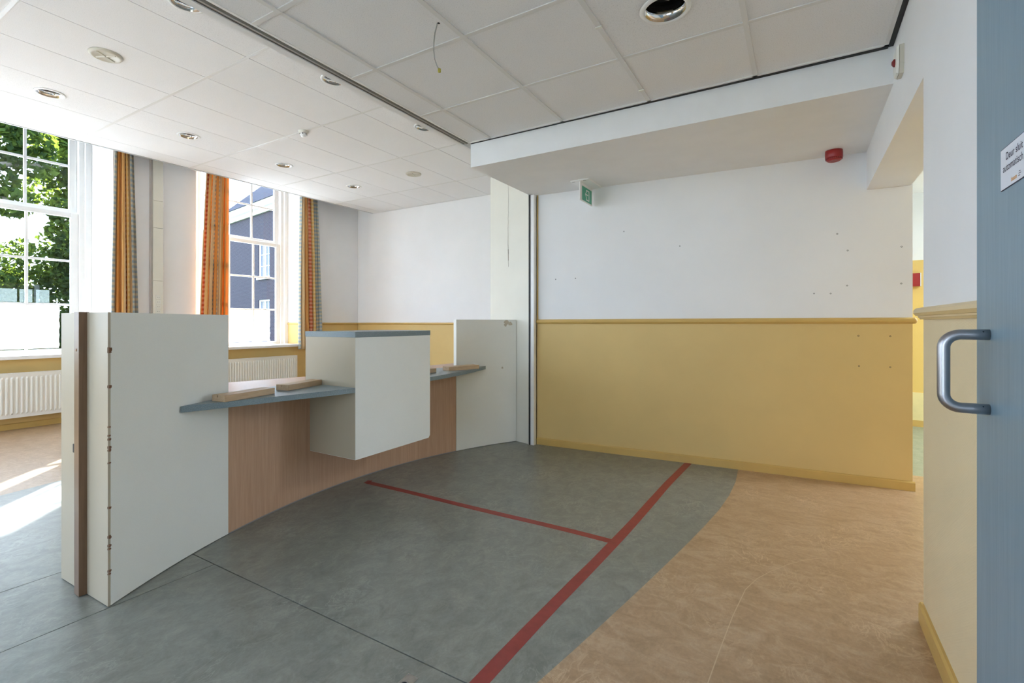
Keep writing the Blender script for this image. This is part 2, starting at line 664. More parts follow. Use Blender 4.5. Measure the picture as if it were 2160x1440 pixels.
def roof_mat():
    m, t, b = nodes('slate_grey_roof_tiles')
    v = mapping(t)
    wv = N(t, 'ShaderNodeTexWave', wave_type='BANDS', bands_direction='Z', wave_profile='SAW')
    t.links.new(v, wv.inputs['Vector'])
    wv.inputs['Scale'].default_value = 1.6
    c = ramp(t, wv.outputs['Fac'], [(0.0, (0.016, 0.020, 0.034)), (0.9, (0.04, 0.046, 0.07))])
    c = mixc(t, 0.6, c, ramp(t, noise(t, v, 4, 5), [(0.3, (0.75, 0.75, 0.75)), (0.7, (1, 1, 1))]), 'MULTIPLY')
    t.links.new(c, b.inputs['Base Color'])
    b.inputs['Roughness'].default_value = 0.95
    b.inputs['Specular IOR Level'].default_value = 0.08
    return m


M_BRICK = brick_mat()
M_ROOF = roof_mat()
M_DGLASS = plain('dark_window_glass', (0.10, 0.13, 0.17), 0.08, var=0.2, nscale=1.0, spec=0.8)

# ------------------------------------------------------------------ levels and plan
ZC = 2.575          # suspended ceiling over the hall
ZL = 3.241          # suspended ceiling of the window room
ZS = 2.383          # underside of the beam
XW = -7.33          # window wall
YB = 6.63           # far wall of the window room
XR = 0.41           # right wall
A = Vector((-2.149, 4.169, 0))    # yellow wall, left end
B = Vector((0.668, 4.355, 0))     # yellow wall, right end
WD = (B - A).normalized()
WN = Vector((WD.y, -WD.x, 0))     # out of the yellow wall, towards the camera
YF = -2.7
AC = (0.517, 2.4827)
AR = 3.3422


def arc_x(y, off=0.0):
    return AC[0] - sqrt((AR + off) ** 2 - (y - AC[1]) ** 2)


def arc_pts(y0, y1, n, off=0.0):
    a0 = math.asin((y0 - AC[1]) / AR)
    a1 = math.asin((y1 - AC[1]) / AR)
    out = []
    for i in range(n + 1):
        a = a0 + (a1 - a0) * i / n
        out.append((AC[0] - (AR + off) * cos(a), AC[1] + (AR + off) * sin(a)))
    return out


# ------------------------------------------------------------------ floor
slab = MB().box(-8.2, 3.8, YF - 0.1, 7.3, -0.25, -0.004).build('floor', M_DARK)
struct(slab, 'linoleum floor in green grey and ochre sheets across both rooms')
SEAM = 0.0025
cR = [(-0.47, 4.36), (-0.415, 4.27), (-0.398, 3.92), (-0.404, 3.592), (-0.425, 3.30), (-0.459, 3.016), (-0.50, 2.72), (-0.543, 2.441), (-0.58, 2.21), (-0.616, 1.996),
      (-0.648, 1.81), (-0.678, 1.638), (-0.723, 1.399), (-0.78, 1.1), (-0.86, 0.7), (-1.0, 0.1), (-1.2, -0.8), (-1.45, -1.8), (-1.7, YF)]
cR[0] = (-0.43, 4.40)
cL = [(-4.2, YF), (-4.35, -0.5), (-4.50, 0.5), (-4.588, 1.039), (-4.66, 1.403), (-4.75, 2.2), (-4.75, 3.2), (-4.62, 4.4), (-4.4, 5.4), (-4.2, 6.7)]


def xR(y):
    for (x0, y0), (x1, y1) in zip(cR, cR[1:]):
        if y1 <= y <= y0:
            return x0 + (x1 - x0) * (y0 - y) / (y0 - y1)


def sheet(name, poly, mat):
    return MB().prism(poly, -0.004, 0.0).build(name, mat, slab)


# ochre sheet towards the right wall and corridor
sheet('ochre_sheet', cR + [(3.7, YF), (3.7, 4.806), (0.5, 4.80), (0.5, 4.40)], M_LORANGE)
sheet('pale_green_sheet', [(0.5, 4.80), (3.7, 4.806), (3.7, 7.2), (0.5, 7.2)], M_LPALE)
# ochre sheet of the window room
sheet('ochre_sheet', [(-8.1, YF)] + cL + [(-8.1, 6.7)], M_LORANGE)
XS1, XS2, YS = -2.937, -2.402, 1.281
# green sheets with their seams
sheet('green_sheet', cL + [(XS1 - SEAM, 6.7), (XS1 - SEAM, YF)], M_LGREEN)
sheet('green_sheet', [(XS1 + SEAM, YF), (XS2 - SEAM, YF), (XS2 - SEAM, YS - SEAM), (XS1 + SEAM, YS - SEAM)], M_LGREEN)
sheet('floor_hatch', [(XS2 + SEAM, YS - SEAM)] + [(xR(YS - SEAM), YS - SEAM)] + [p for p in cR if p[1] < YS - SEAM] + [(XS2 + SEAM, YF)], M_LGREEN)
sheet('green_sheet', [(XS1 + SEAM, YS + SEAM), (XS1 + SEAM, 6.7), (-0.43, 6.7)] + [p for p in cR if p[1] > YS + SEAM] + [(xR(YS + SEAM), YS + SEAM)], M_LGREEN)

# pale arc scratched into the ochre sheet by a door, and a faint joint across it
def floor_line(name, pts_, w_, mat):
    vs_ = []
    m = len(pts_)
    for i in range(m):
        a, b = Vector(pts_[max(0, i - 1)]), Vector(pts_[min(m - 1, i + 1)])
        d = (b - a).normalized()
        nn = Vector((-d.y, d.x)) * (w_ / 2) * (1 if 0 < i < m - 1 else 0.2)
        P_ = Vector(pts_[i])
        vs_ += [(*(P_ + nn), 0.0003), (*(P_ - nn), 0.0003)]
    return MB().add(vs_, [(2 * i + 1, 2 * i + 3, 2 * i + 2, 2 * i) for i in range(m - 1)]).build(name, mat, slab)


floor_line('door_scratch', [(-0.262, 1.50), (-0.252, 1.687), (-0.243, 1.856), (-0.226, 2.119), (-0.201, 2.363), (-0.165, 2.49), (-0.116, 2.596), (-0.05, 2.71), (0.027, 2.817), (0.08, 2.865), (0.143, 2.904)], 0.0035,
           plain('pale_scratch', (0.56, 0.42, 0.27), 0.5))
floor_line('sheet_joint', [(-0.49, 2.78), (-0.353, 2.777), (-0.177, 2.785), (0.027, 2.778), (0.176, 2.764), (0.40, 2.76)], 0.0018, plain('joint_dirt', (0.24, 0.155, 0.085), 0.6))

# ------------------------------------------------------------------ walls of the hall
wb = MB()
n_ = -WN * 0.16
wb.prism([A[:2], B[:2], (B + n_)[:2], (A + n_)[:2]], 0, ZS + 0.3)
wall_back = wb.build('wall_back', M_WALL)
struct(wall_back, 'end wall of the hall, white above and yellow below the dado rail')
MB().prism([(A + WN * 0.004)[:2], (A + WN * 0.004 + WD * 0.012)[:2], (A + WD * 0.012)[:2], A[:2]], 1.195, ZS).build('paint_edge', M_RAIL, wall_back)

PLUGS = [(-1.32, 1.966), (-0.854, 1.803), (-1.96, 1.571), (-1.765, 1.572), (0.236, 1.813), (0.299, 1.687), (0.296, 1.432), (0.608, 1.692),
         (0.606, 1.435), (0.093, 1.38), (0.196, 1.377), (0.363, 1.068), (0.545, 1.067), (0.366, 0.85), (0.545, 0.85)]
plug_me = None
for px, pz in PLUGS:
    p = A + WD * ((px - A.x) / WD.x)
    p.z = pz
    if plug_me is None:
        o = MB().lathe([(0.0055, -0.002), (0.0055, 0.0008), (0.003, 0.0008), (0.003, -0.001)], (0, 0, 0), WN, 10, False).build('screw_hole', M_DARK, wall_back, loc=p)
        plug_me = o.data
    else:
        link('screw_hole', plug_me, wall_back, loc=p)

RAILP = [(0, 0), (0.006, 0.0), (0.010, 0.006), (0.016, 0.008), (0.021, 0.014), (0.023, 0.024), (0.021, 0.034), (0.015, 0.041), (0.006, 0.044), (0, 0.044)]
r_ = MB().sweep(RAILP, A + Vector((0, 0, 1.151)) + WD * 0.0, B + Vector((0, 0, 1.155)) + WD * 0.004, WN)
q0 = B + Vector((0, 0, 1.177)) + WD * 0.004
r_.lathe([(0.0, -0.0215), (0.012, -0.021), (0.02, -0.012), (0.0225, 0.0), (0.02, 0.012), (0.012, 0.021), (0.0, 0.0215)], q0, (0, 0, 1), 20)
dado = r_.build('trim_1', M_RAIL)
struct(dado, 'yellow moulded dado rail along the end wall of the hall')
BASEP = [(0, 0), (0.014, 0), (0.014, 0.055), (0.009, 0.063), (0, 0.065)]
struct(MB().sweep(BASEP, A, B + WD * 0.012, WN).build('baseboard_back', M_RAIL), 'yellow skirting board at the foot of the end wall')

# beam over the end wall
bm_ = MB().prism([(-2.209, 3.147), (XR, 3.166), (XR, 4.36), ((A + n_ * 0.3).x - 0.055, (A + n_ * 0.3).y)], ZS, 3.0)
struct(bm_.build('trim_2', M_PLASTER), 'white plastered beam across the hall in front of the end wall')

# right wall: solid part beside the door leaf, lintel over the corridor opening
wr = MB()
wr.box(XR, 0.66, YF, 2.461, 0, 3.0)
wr.box(XR, 0.66, 2.461, 4.345, 2.112, 3.0)
wall_right = wr.build('wall_right', M_WALL_R)
struct(wall_right, 'right wall with textured yellow dado and the opening to the corridor')
RAILB = [(0, 0), (0.010, 0.0), (0.013, 0.006), (0.017, 0.007), (0.017, 0.013), (0.024, 0.014), (0.031, 0.024), (0.030, 0.036), (0.022, 0.043), (0.008, 0.046), (0, 0.046)]
r2 = MB().sweep(RAILB, (XR, 0.60, 1.174), (XR, 2.462, 1.174), (-1, 0, 0))
r2.lathe([(0.0, 0.0), (0.010, 0.0), (0.013, 0.006), (0.017, 0.007), (0.017, 0.013), (0.024, 0.014), (0.031, 0.024), (0.030, 0.036), (0.022, 0.043), (0.008, 0.046), (0.0, 0.046)], (XR, 2.462, 1.174), (0, 0, 1), 24)
struct(r2.build('trim_3', M_RAIL_R), 'pale yellow dado rail on the right wall beside the blue door')
b2 = MB().sweep([(0, 0), (0.014, 0), (0.014, 0.066), (0.008, 0.076), (0, 0.076)], (XR, 0.60, 0), (XR, 2.468, 0), (-1, 0, 0))
struct(b2.build('baseboard_right', M_RAIL), 'yellow skirting board along the right wall')

# corridor beyond the right wall
wc = MB().box(0.5, 3.8, 7.1, 7.3, 0, 3.0)
M_CORR = wall_paint('corridor_paint', 1.865, False, (0.80, 0.83, 0.84), (0.74, 0.53, 0.16))
wall_far = wc.build('wall_corridor_end', M_CORR)
struct(wall_far, 'far corridor wall, white over deep yellow')
M_KICK = plain('pale_yellow_panel', (0.80, 0.70, 0.36), 0.4)
kick = MB().box(0.5, 3.8, 7.085, 7.1, 0.07, 0.38).build('kick_board', M_KICK, wall_far)
struct(MB().box(0.5, 3.8, 7.08, 7.1, 0, 0.07).build('baseboard_corridor', M_RAIL), 'yellow skirting at the far corridor wall')
struct(MB().box(0.42, 0.60, 4.52, 7.1, 0, 3.0).build('wall_corridor_left', M_CORR), 'side wall of the corridor behind the end wall')
struct(MB().box(0.66, 3.8, 2.30, 2.46, 0, 3.0).build('wall_corridor_right', M_CORR), 'near side wall of the corridor')
struct(MB().box(0.42, 3.8, 2.30, 7.2, 2.62, 2.72).build('ceiling', M_PLASTER), 'plain white corridor ceiling')
wcr = MB().box(3.7, 3.8, 2.46, 7.1, 0, 0.25).box(3.7, 3.8, 2.46, 5.0, 0.25, 3.0)
struct(wcr.build('wall_corridor_window', M_PLASTER), 'end wall of the corridor around its window')

# walls behind the camera
wf = MB().box(-2.3, -2.15, YF - 0.15, YF, 0, 3.0).box(-0.15, XR, YF - 0.15, YF, 0, 3.0).box(-2.15, -0.15, YF - 0.15, YF, 2.3, 3.0)
struct(wf.build('wall_front', M_PLASTER), 'wall of the hall behind the camera around the entrance doors')
wlf = MB().box(-8.0, -7.2, YF - 0.15, YF, 0, 4.4).box(-3.8, -2.3, YF - 0.15, YF, 0, 4.4).box(-7.2, -3.8, YF - 0.15, YF, 0, 0.25).box(-7.2, -3.8, YF - 0.15, YF, 3.2, 4.4)
struct(wlf.build('wall_left_front', M_WALL_L), 'near end wall of the window room')


def glazing(name, axis, c, u0, u1, z0, z1, n, label):
    """framed fixed glazing in a plane x = c or y = c"""
    e = empty(name)
    struct(e, label)

    def bx(mb, a0, a1, b0, b1, h):
        if axis == 'x':
            mb.box(c - h, c + h, a0, a1, b0, b1)
        else:
            mb.box(a0, a1, c - h, c + h, b0, b1)
        return mb
    fr = MB()
    bx(fr, u0, u1, z0, z0 + 0.06, 0.03)
    bx(fr, u0, u1, z1 - 0.06, z1, 0.03)
    st = (u1 - u0) / n
    for i in range(n + 1):
        x = u0 + st * i
        bx(fr, x - 0.03, x + 0.03, z0 + 0.06, z1 - 0.06, 0.03)
    fr.build('frame', M_WHITE, e)
    for i in range(n):
        bx(MB(), u0 + st * i + 0.03, u0 + st * (i + 1) - 0.03, z0 + 0.06, z1 - 0.06, 0.003).build('pane', M_GLASS, e)
    return e


glazing('window_5', 'y', YF - 0.075, -7.15, -3.85, 0.25, 3.2, 4, 'wide glazing at the near end of the window room, out of view')
glazing('window_6', 'y', YF - 0.075, -2.12, -0.18, 0.0, 2.3, 2, 'glazed entrance doors behind the camera, out of view')
glazing('window_4', 'x', 3.75, 5.03, 7.06, 0.28, 2.58, 4, 'corridor window out of view')

# ------------------------------------------------------------------ window room shell
wbk = MB().box(-8.0, -2.5, YB, YB + 0.2, 0, 4.4)
wall_lb = wbk.build('wall_left_back', M_WALL_L)
struct(wall_lb, 'far wall of the window room, white above and yellow below the dado rail')
SMALLR = [(0, 0), (0.01, 0), (0.016, 0.008), (0.02, 0.018), (0.016, 0.03), (0.006, 0.036), (0, 0.036)]
struct(MB().sweep(SMALLR, (XW, YB, 1.132), (-2.7, YB, 1.132), (0, -1, 0)).build('trim_4', M_RAIL), 'yellow dado rail on the far wall of the window room')
struct(MB().sweep(BASEP, (XW, YB, 0), (-2.7, YB, 0), (0, -1, 0)).build('baseboard_left_back', M_RAIL), 'yellow skirting on the far wall of the window room')

# window wall, splayed openings
HW_IN, HW_OUT = 0.90, 0.80
ZSILL, ZTOP = 0.77, 4.28
ww = MB()
edges = sorted(WIN_Y)
prev_in, prev_out = YF - 0.1, YF - 0.1
for yc in edges:
    ww.prism([(XW, prev_in), (XW, yc - HW_IN), (-7.66, yc - HW_OUT), (-7.95, yc - HW_OUT), (-7.95, prev_out), (-7.66, prev_out)] if prev_in > YF - 0.05 else
             [(XW, prev_in), (XW, yc - HW_IN), (-7.66, yc - HW_OUT), (-7.95, yc - HW_OUT), (-7.95, prev_out)], 0, 4.4)
    prev_in, prev_out = yc + HW_IN, yc + HW_OUT
ww.prism([(XW, prev_in), (XW, YB), (-7.95, YB), (-7.95, prev_out), (-7.66, prev_out)], 0, 4.4)
for yc in edges:
    ww.prism([(XW, yc - HW_IN), (XW, yc + HW_IN), (-7.66, yc + HW_OUT), (-7.95, yc + HW_OUT), (-7.95, yc - HW_OUT), (-7.66, yc - HW_OUT)], 0, ZSILL - 0.01)
    ww.prism([(XW, yc - HW_IN), (XW, yc + HW_IN), (-7.66, yc + HW_OUT), (-7.95, yc + HW_OUT), (-7.95, yc - HW_OUT), (-7.66, yc - HW_OUT)], ZTOP, 4.4)
wall_left = ww.build('wall_left', M_WALL_L)
struct(wall_left, 'outer wall of the window room with splayed window reveals')
# dado rail pieces: on the piers and returning into the reveals
rl = MB()
seg_in = [(edges[0] + HW_IN, edges[1] - HW_IN), (edges[1] + HW_IN, edges[2] - HW_IN), (edges[2] + HW_IN, YB)]
for a, b in seg_in:
    rl.sweep(SMALLR, (XW, a, 1.132), (XW, b, 1.132), (1, 0, 0))
for yc in edges:
    rl.sweep(SMALLR, (XW, yc + HW_IN, 1.132), (-7.66, yc + HW_OUT, 1.132), (0, -1, 0))
struct(rl.build('trim_5', M_RAIL), 'yellow dado rail along the window wall and reveals')
struct(MB().sweep(BASEP, (XW, YF, 0), (XW, YB, 0), (1, 0, 0)).build('baseboard_left', M_RAIL), 'yellow skirting below the radiators')
struct(MB().box(-8.0, -2.0, YF - 0.1, YB + 0.2, 4.4, 4.5).build('ceiling', M_PLASTER), 'old plaster ceiling above the suspended tiles')

# pier at the end of the counter
pier = MB().prism([(-2.200, 4.117), (-2.745, 4.268), (-2.745, YB), (-2.19, YB), (-2.17, 4.30)], 0, 4.4).build('wall_pier', M_CREAM)
struct(pier, 'cream painted pier between hall and window room')
# crack in the paint of the pier
pd = Vector((-0.545, 0.151, 0)).normalized()
pn = Vector((-pd.y, pd.x, 0)) * -1
if pn.y > 0:
    pn = -pn
cr = MB()
base = Vector((-2.489, 4.197, 0)) + pn * 0.0007
zz, xo = 2.54, 0.0
while zz > 1.78:
    h = random.uniform(0.03, 0.09)
    wdt = 0.0018 if zz > 2.05 else random.uniform(0.002, 0.006)
    x2 = xo + random.uniform(-0.004, 0.004)
    p0, p1 = base + pd * xo, base + pd * x2
    cr.add([(p0 - pd * wdt) + Vector((0, 0, zz)), (p0 + pd * wdt) + Vector((0, 0, zz)), (p1 + pd * wdt) + Vector((0, 0, zz - h)), (p1 - pd * wdt) + Vector((0, 0, zz - h))], [(0, 1, 2, 3)])
    zz -= h
    xo = x2 * 0.6
cr.build('paint_crack', plain('crack_line', (0.30, 0.26, 0.20), 0.9, var=0.2), pier)
# closing post of the folding partition
post = empty('partition_post', (-2.18, 4.13, 0))
tag(post, 'tall white closing post with black rubber seal beside the cream pier', 'post')
po = Vector((-2.18, 4.13, 0))
MB().box(-2.2045 - po.x, -2.188 - po.x, 4.100 - po.y, 4.114 - po.y, 0.0, 2.379).build('rubber_seal', M_BLACK, post)
MB().box(-2.188 - po.x, -2.152 - po.x, 4.105 - po.y, 4.150 - po.y, 0.0, 2.379).build('profile', M_WHITE, post)
MB().box(-2.2105 - po.x, -2.2045 - po.x, 4.100 - po.y, 4.113 - po.y, 0.0, 2.379).build('profile', M_CREAM, post)

# bulkhead above the partition track
bh = MB().box(-2.318, -2.272, YF, 4.12, ZC - 0.004, 4.4).box(-2.272, -2.20, YF, 4.12, ZC + 0.10, 4.4)
struct(bh.build('wall_bulkhead', M_PLASTER), 'white bulkhead over the folding partition track')
tr = empty('partition_track', (-2.245, 0.5, ZC))
tag(tr, 'double aluminium folding partition track running between the two ceilings', 'track')
o = Vector((-2.245, 0.5, ZC))
for x0, x1, z0, z1, nm, mt in ((-2.2715, -2.2625, 0.002, 0.06, 'rubber_seal', M_BLACK), (-2.2625, -2.249, 0.0, 0.06, 'rail', M_ALU), (-2.249, -2.242, -0.004, 0.06, 'rail', M_ALUL),
                               (-2.242, -2.228, 0.0, 0.06, 'rail', M_ALU), (-2.228, -2.219, 0.003, 0.06, 'rubber_seal', M_BLACK), (-2.219, -2.203, -0.003, 0.06, 'edge_trim', M_WHITE)):
    MB().box(x0 - o.x, x1 - o.x, YF - o.y, 3.14 - o.y, z0, z1).build(nm, mt, tr)


# ------------------------------------------------------------------ suspended ceilings
def holed_tile(x0, x1, y0, y1, z0, z1, hx, hy, hr):
    angs = set()
    for k in range(32):
        angs.add(round(2 * pi * k / 32, 6))
    for cx, cy_ in ((x0, y0), (x1, y0), (x1, y1), (x0, y1)):
        angs.add(round(math.atan2(cy_ - hy, cx - hx) % (2 * pi), 6))
    angs = sorted(angs)
    inner, outer = [], []
    for a in angs:
        dx, dy = cos(a), sin(a)
        inner.append((hx + hr * dx, hy + hr * dy))
        tt = []
        if dx > 1e-9: tt.append((x1 - hx) / dx)
        if dx < -1e-9: tt.append((x0 - hx) / dx)
        if dy > 1e-9: tt.append((y1 - hy) / dy)
        if dy < -1e-9: tt.append((y0 - hy) / dy)
        t_ = min(tt)
        outer.append((hx + t_ * dx, hy + t_ * dy))
    n = len(angs)
    mb = MB()
    vs_ = [(p[0], p[1], z0) for p in inner] + [(p[0], p[1], z0) for p in outer] + [(p[0], p[1], z1) for p in inner] + [(p[0], p[1], z1) for p in outer]
    fs = []
    for i in range(n):
        j = (i + 1) % n
        fs += [(i, j, n + j, n + i), (2 * n + i, 3 * n + i, 3 * n + j, 2 * n + j), (n + i, n + j, 3 * n + j, 3 * n + i), (i, 2 * n + i, 2 * n + j, j)]
    return mb.add(vs_, fs)


HOLE_R = 0.092
# hall ceiling 600 x 600
ceil_h = MB().box(-2.2, XR - 0.002, YF, 3.147, ZC + 0.16, ZC + 0.2).build('ceiling', M_DARK)
struct(ceil_h, 'suspended ceiling of square mineral tiles over the hall')
GX = [-2.203] + [-2.016 + 0.6 * i for i in range(5)]
GY = [YF] + [1.956 - 0.6 * j for j in range(7, 0, -1)] + [1.956, 2.556, 3.143]
NEAR_LIGHT = (-0.516, 2.256)
tile_cache = {}
for i in range(len(GX) - 1):
    for j in range(len(GY) - 1):
        x0, x1, y0, y1 = GX[i], GX[i + 1], GY[j], GY[j + 1]
        if x1 > 0.38: x1 = 0.372
        if x0 < NEAR_LIGHT[0] < x1 and y0 < NEAR_LIGHT[1] < y1:
            holed_tile(x0, x1, y0, y1, ZC, ZC + 0.015, *NEAR_LIGHT, HOLE_R).build('ceiling_tile', M_TILE, ceil_h)
        else:
            key = (round(x1 - x0, 3), round(y1 - y0, 3))
            if key not in tile_cache:
                tile_cache[key] = MB().box(0, x1 - x0, 0, y1 - y0, 0, 0.015).build('ceiling_tile', M_TILE, ceil_h, loc=(x0, y0, ZC)).data
            else:
                link('ceiling_tile', tile_cache[key], ceil_h, loc=(x0, y0, ZC))
for x in GX[1:-1]:
    MB().box(x - 0.012, x + 0.012, YF, 3.143, ZC - 0.006, ZC - 0.0005).build('grid_bar', M_TBAR, ceil_h)
for y in GY[1:-1]:
    MB().box(-2.203, 0.37, y - 0.012, y + 0.012, ZC - 0.005, ZC - 0.0005).build('grid_bar', M_TBAR, ceil_h)
MB().box(0.368, 0.386, YF, 3.138, ZC - 0.006, ZC + 0.02).build('edge_trim', M_TBAR, ceil_h)
MB().box(-2.203, 0.386, 3.122, 3.138, ZC - 0.006, ZC + 0.02).build('edge_trim', M_TBAR, ceil_h)

MB().prism([(-2.205, 3.1385), (0.387, 3.1385), (0.387, 3.163), (-2.205, 3.1465)], ZC - 0.0095, ZC + 0.03).build('gap_shade_strip', M_BLACK, ceil_h)  # black strip painted in as the shade of the gap at the beam
MB().box(0.387, 0.4095, YF, 3.164, ZC - 0.002, ZC + 0.03).build('gap_shade_strip', M_BLACK, ceil_h)  # same painted shade along the right wall

for cx_, cy_ in ((-0.816, 2.222), (-0.816, 2.959)):
    MB().box(cx_ - 0.016, cx_ + 0.016, cy_ - 0.008, cy_ + 0.008, ZC - 0.011, ZC - 0.0055).build('grid_clip', M_OFFW, ceil_h, bevel=0.001)

# window room ceiling 600 x 1175
ceil_l = MB().box(-7.0, -2.33, YF, YB, ZL + 0.16, ZL + 0.2).build('ceiling', M_DARK)
struct(ceil_l, 'suspended ceiling of long white tiles over the window room')


def edge_x(y):
    return -7.047 + (y - 1.596) * (0.133 / 5.031)


PY = 1.175
LY_ = [2.2223 + PY * k for k in range(-4, 4)]
LX_ = [-6.696 + 0.6 * k for k in range(0, 8)]       # -6.696 ... -2.496
rowsY = [YF] + [y for y in LY_ if YF < y < YB] + [YB]
DOWN = [(-5.796, 1.635), (-5.796, 2.81), (-5.796, 3.985), (-5.796, 5.16), (-3.396, 1.635), (-3.396, 2.81), (-3.396, 3.985)]
G2 = 0.003
tile_cache = {}
for j in range(len(rowsY) - 1):
    y0, y1 = rowsY[j] + 0.001, rowsY[j + 1] - 0.001
    MB().prism([(edge_x(y0), y0), (LX_[0] - G2, y0), (LX_[0] - G2, y1), (edge_x(y1), y1)], ZL, ZL + 0.015).build('ceiling_tile', M_TILE, ceil_l)
    for i in range(len(LX_)):
        x0 = LX_[i] + G2
        x1 = (LX_[i + 1] - G2) if i + 1 < len(LX_) else -2.33
        hit = [d for d in DOWN if x0 < d[0] < x1 and y0 < d[1] < y1]
        if hit:
            holed_tile(x0, x1, y0, y1, ZL, ZL + 0.015, hit[0][0], hit[0][1], HOLE_R).build('ceiling_tile', M_TILE, ceil_l)
        else:
            key = (round(x1 - x0, 4), round(y1 - y0, 4))
            if key not in tile_cache:
                tile_cache[key] = MB().box(0, x1 - x0, 0, y1 - y0, 0, 0.015).build('ceiling_tile', M_TILE, ceil_l, loc=(x0, y0, ZL)).data
            else:
                link('ceiling_tile', tile_cache[key], ceil_l, loc=(x0, y0, ZL))
for y in rowsY[1:-1]:
    MB().box(edge_x(y) + 0.01, -2.33, y - 0.012, y + 0.012, ZL - 0.003, ZL - 0.0005).build('grid_bar', M_TBAR, ceil_l)
ed = MB().prism([(edge_x(YF) - 0.012, YF), (edge_x(YF) + 0.012, YF), (edge_x(YB) + 0.012, YB), (edge_x(YB) - 0.012, YB)], ZL - 0.006, ZL - 0.0005)
ed.prism([(edge_x(YF) - 0.015, YF), (edge_x(YF) - 0.012, YF), (edge_x(YB) - 0.012, YB), (edge_x(YB) - 0.015, YB)], ZL - 0.006, ZL + 0.03)
ed.build('edge_trim', plain('grey_edge_trim', (0.5, 0.5, 0.5), 0.4), ceil_l)
MB().box(-6.93, -2.75, YB - 0.02, YB - 0.001, ZL - 0.006, ZL - 0.0005).build('edge_trim', M_TBAR, ceil_l)


# ------------------------------------------------------------------ recessed downlights
def make_downlight():
    e = empty('downlight')
    MB().ring([(0.088, -0.002), (0.112, -0.002), (0.110, -0.006), (0.100, -0.009), (0.090, -0.008)], (0, 0, 0), n=40).build('rim', M_WHITE, e)
    MB().ring([(0.0885, -0.007), (0.0835, 0.03), (0.070, 0.075), (0.0715, 0.075), (0.085, 0.03), (0.090, -0.003)], (0, 0, 0), n=40).build('reflector', M_CHROME, e)
    MB().lathe([(0.0, 0.15), (0.084, 0.15), (0.084, 0.075), (0.072, 0.0745)], (0, 0, 0), n=32).build('housing', M_DARK, e)
    MB().box(-0.05, 0.03, -0.018, 0.018, 0.05, 0.11).build('lamp_holder', M_OFFW, e, bevel=0.004)
    return e


def copy_tree(o, parent=None):
    c = o.copy()
    COL.objects.link(c)
    c.parent = parent
    for ch in list(o.children):
        copy_tree(ch, c)
    return c


DL_LABEL = ['round chrome downlight nearest the left edge, in front of the leafy window',
            'round chrome downlight in the left ceiling above the wall between the windows',
            'round chrome downlight just below the white smoke detector in the picture',
            'smallest and farthest chrome downlight near the far wall of the window room',
            'chrome downlight cut by the top edge beside the partition track',
            'chrome downlight half hidden behind the partition track, nearer one of two',
            'chrome downlight half hidden behind the partition track, next to the white beam end']
proto = make_downlight()
for k, (x, y) in enumerate(DOWN):
    d = proto if k == 0 else copy_tree(proto)
    d.location = (x, y, ZL)
    d.rotation_euler.z = 0.3 * k
    tag(d, DL_LABEL[k], 'downlight', 'recessed downlights')
d = copy_tree(proto)
d.location = (*NEAR_LIGHT, ZC)
d.rotation_euler.z = 0.75
tag(d, 'large chrome downlight in the square-tiled hall ceiling at the top edge', 'downlight', 'recessed downlights')


def disc_detector(x, y, label):
    e = empty('ceiling_speaker', (x, y, ZL))
    MB().lathe([(0.108, 0.0), (0.108, -0.006), (0.100, -0.014), (0.088, -0.018), (0.080, -0.013), (0.0, -0.012)], (0, 0, 0), n=40).build('cover', M_BEIGE, e)
    for a in (0.5, 0.5 + pi / 2):
        dv = Vector((cos(a), sin(a), 0))
        nv = Vector((-sin(a), cos(a), 0))
        L, W = 0.078, 0.007
        mb = MB()
        mb.add([dv * -L + nv * -W + Vector((0, 0, -0.012)), dv * L + nv * -W + Vector((0, 0, -0.012)), dv * L + nv * W + Vector((0, 0, -0.012)), dv * -L + nv * W + Vector((0, 0, -0.012)),
                dv * -L + nv * -W * .5 + Vector((0, 0, -0.019)), dv * L + nv * -W * .5 + Vector((0, 0, -0.019)), dv * L + nv * W * .5 + Vector((0, 0, -0.019)), dv * -L + nv * W * .5 + Vector((0, 0, -0.019))],
               [(0, 1, 2, 3), (4, 7, 6, 5), (0, 4, 5, 1), (1, 5, 6, 2), (2, 6, 7, 3), (3, 7, 4, 0)])
        mb.build('rib', M_BEIGE, e)
    tag(e, label, 'ceiling disc', 'beige ceiling discs')
    return e


disc_detector(-4.596, 1.627, 'large beige round disc on the ceiling at the upper left')
disc_detector(-4.596, 5.16, 'small beige round disc on the ceiling towards the far wall')
sd = empty('smoke_detector', (-4.589, 3.387, ZL))
tag(sd, 'small white domed smoke detector on the window room ceiling', 'smoke detector')
MB().lathe([(0.052, 0.0), (0.052, -0.018), (0.045, -0.026), (0.0, -0.026)], (0, 0, 0), n=32).build('base', M_OFFW, sd)
MB().lathe([(0.036, -0.026), (0.036, -0.046), (0.026, -0.052), (0.022, -0.066), (0.0, -0.068)], (0, 0, 0), n=32).build('dome', M_WHITE, sd)
for k in range(6):
    a = k * pi / 3 + 0.2
    MB().box(-0.004, 0.004, -0.003, 0.003, -0.044, -0.030).build('sensor_slot', M_DARK, sd, loc=(0.0355 * cos(a), 0.0355 * sin(a), 0))

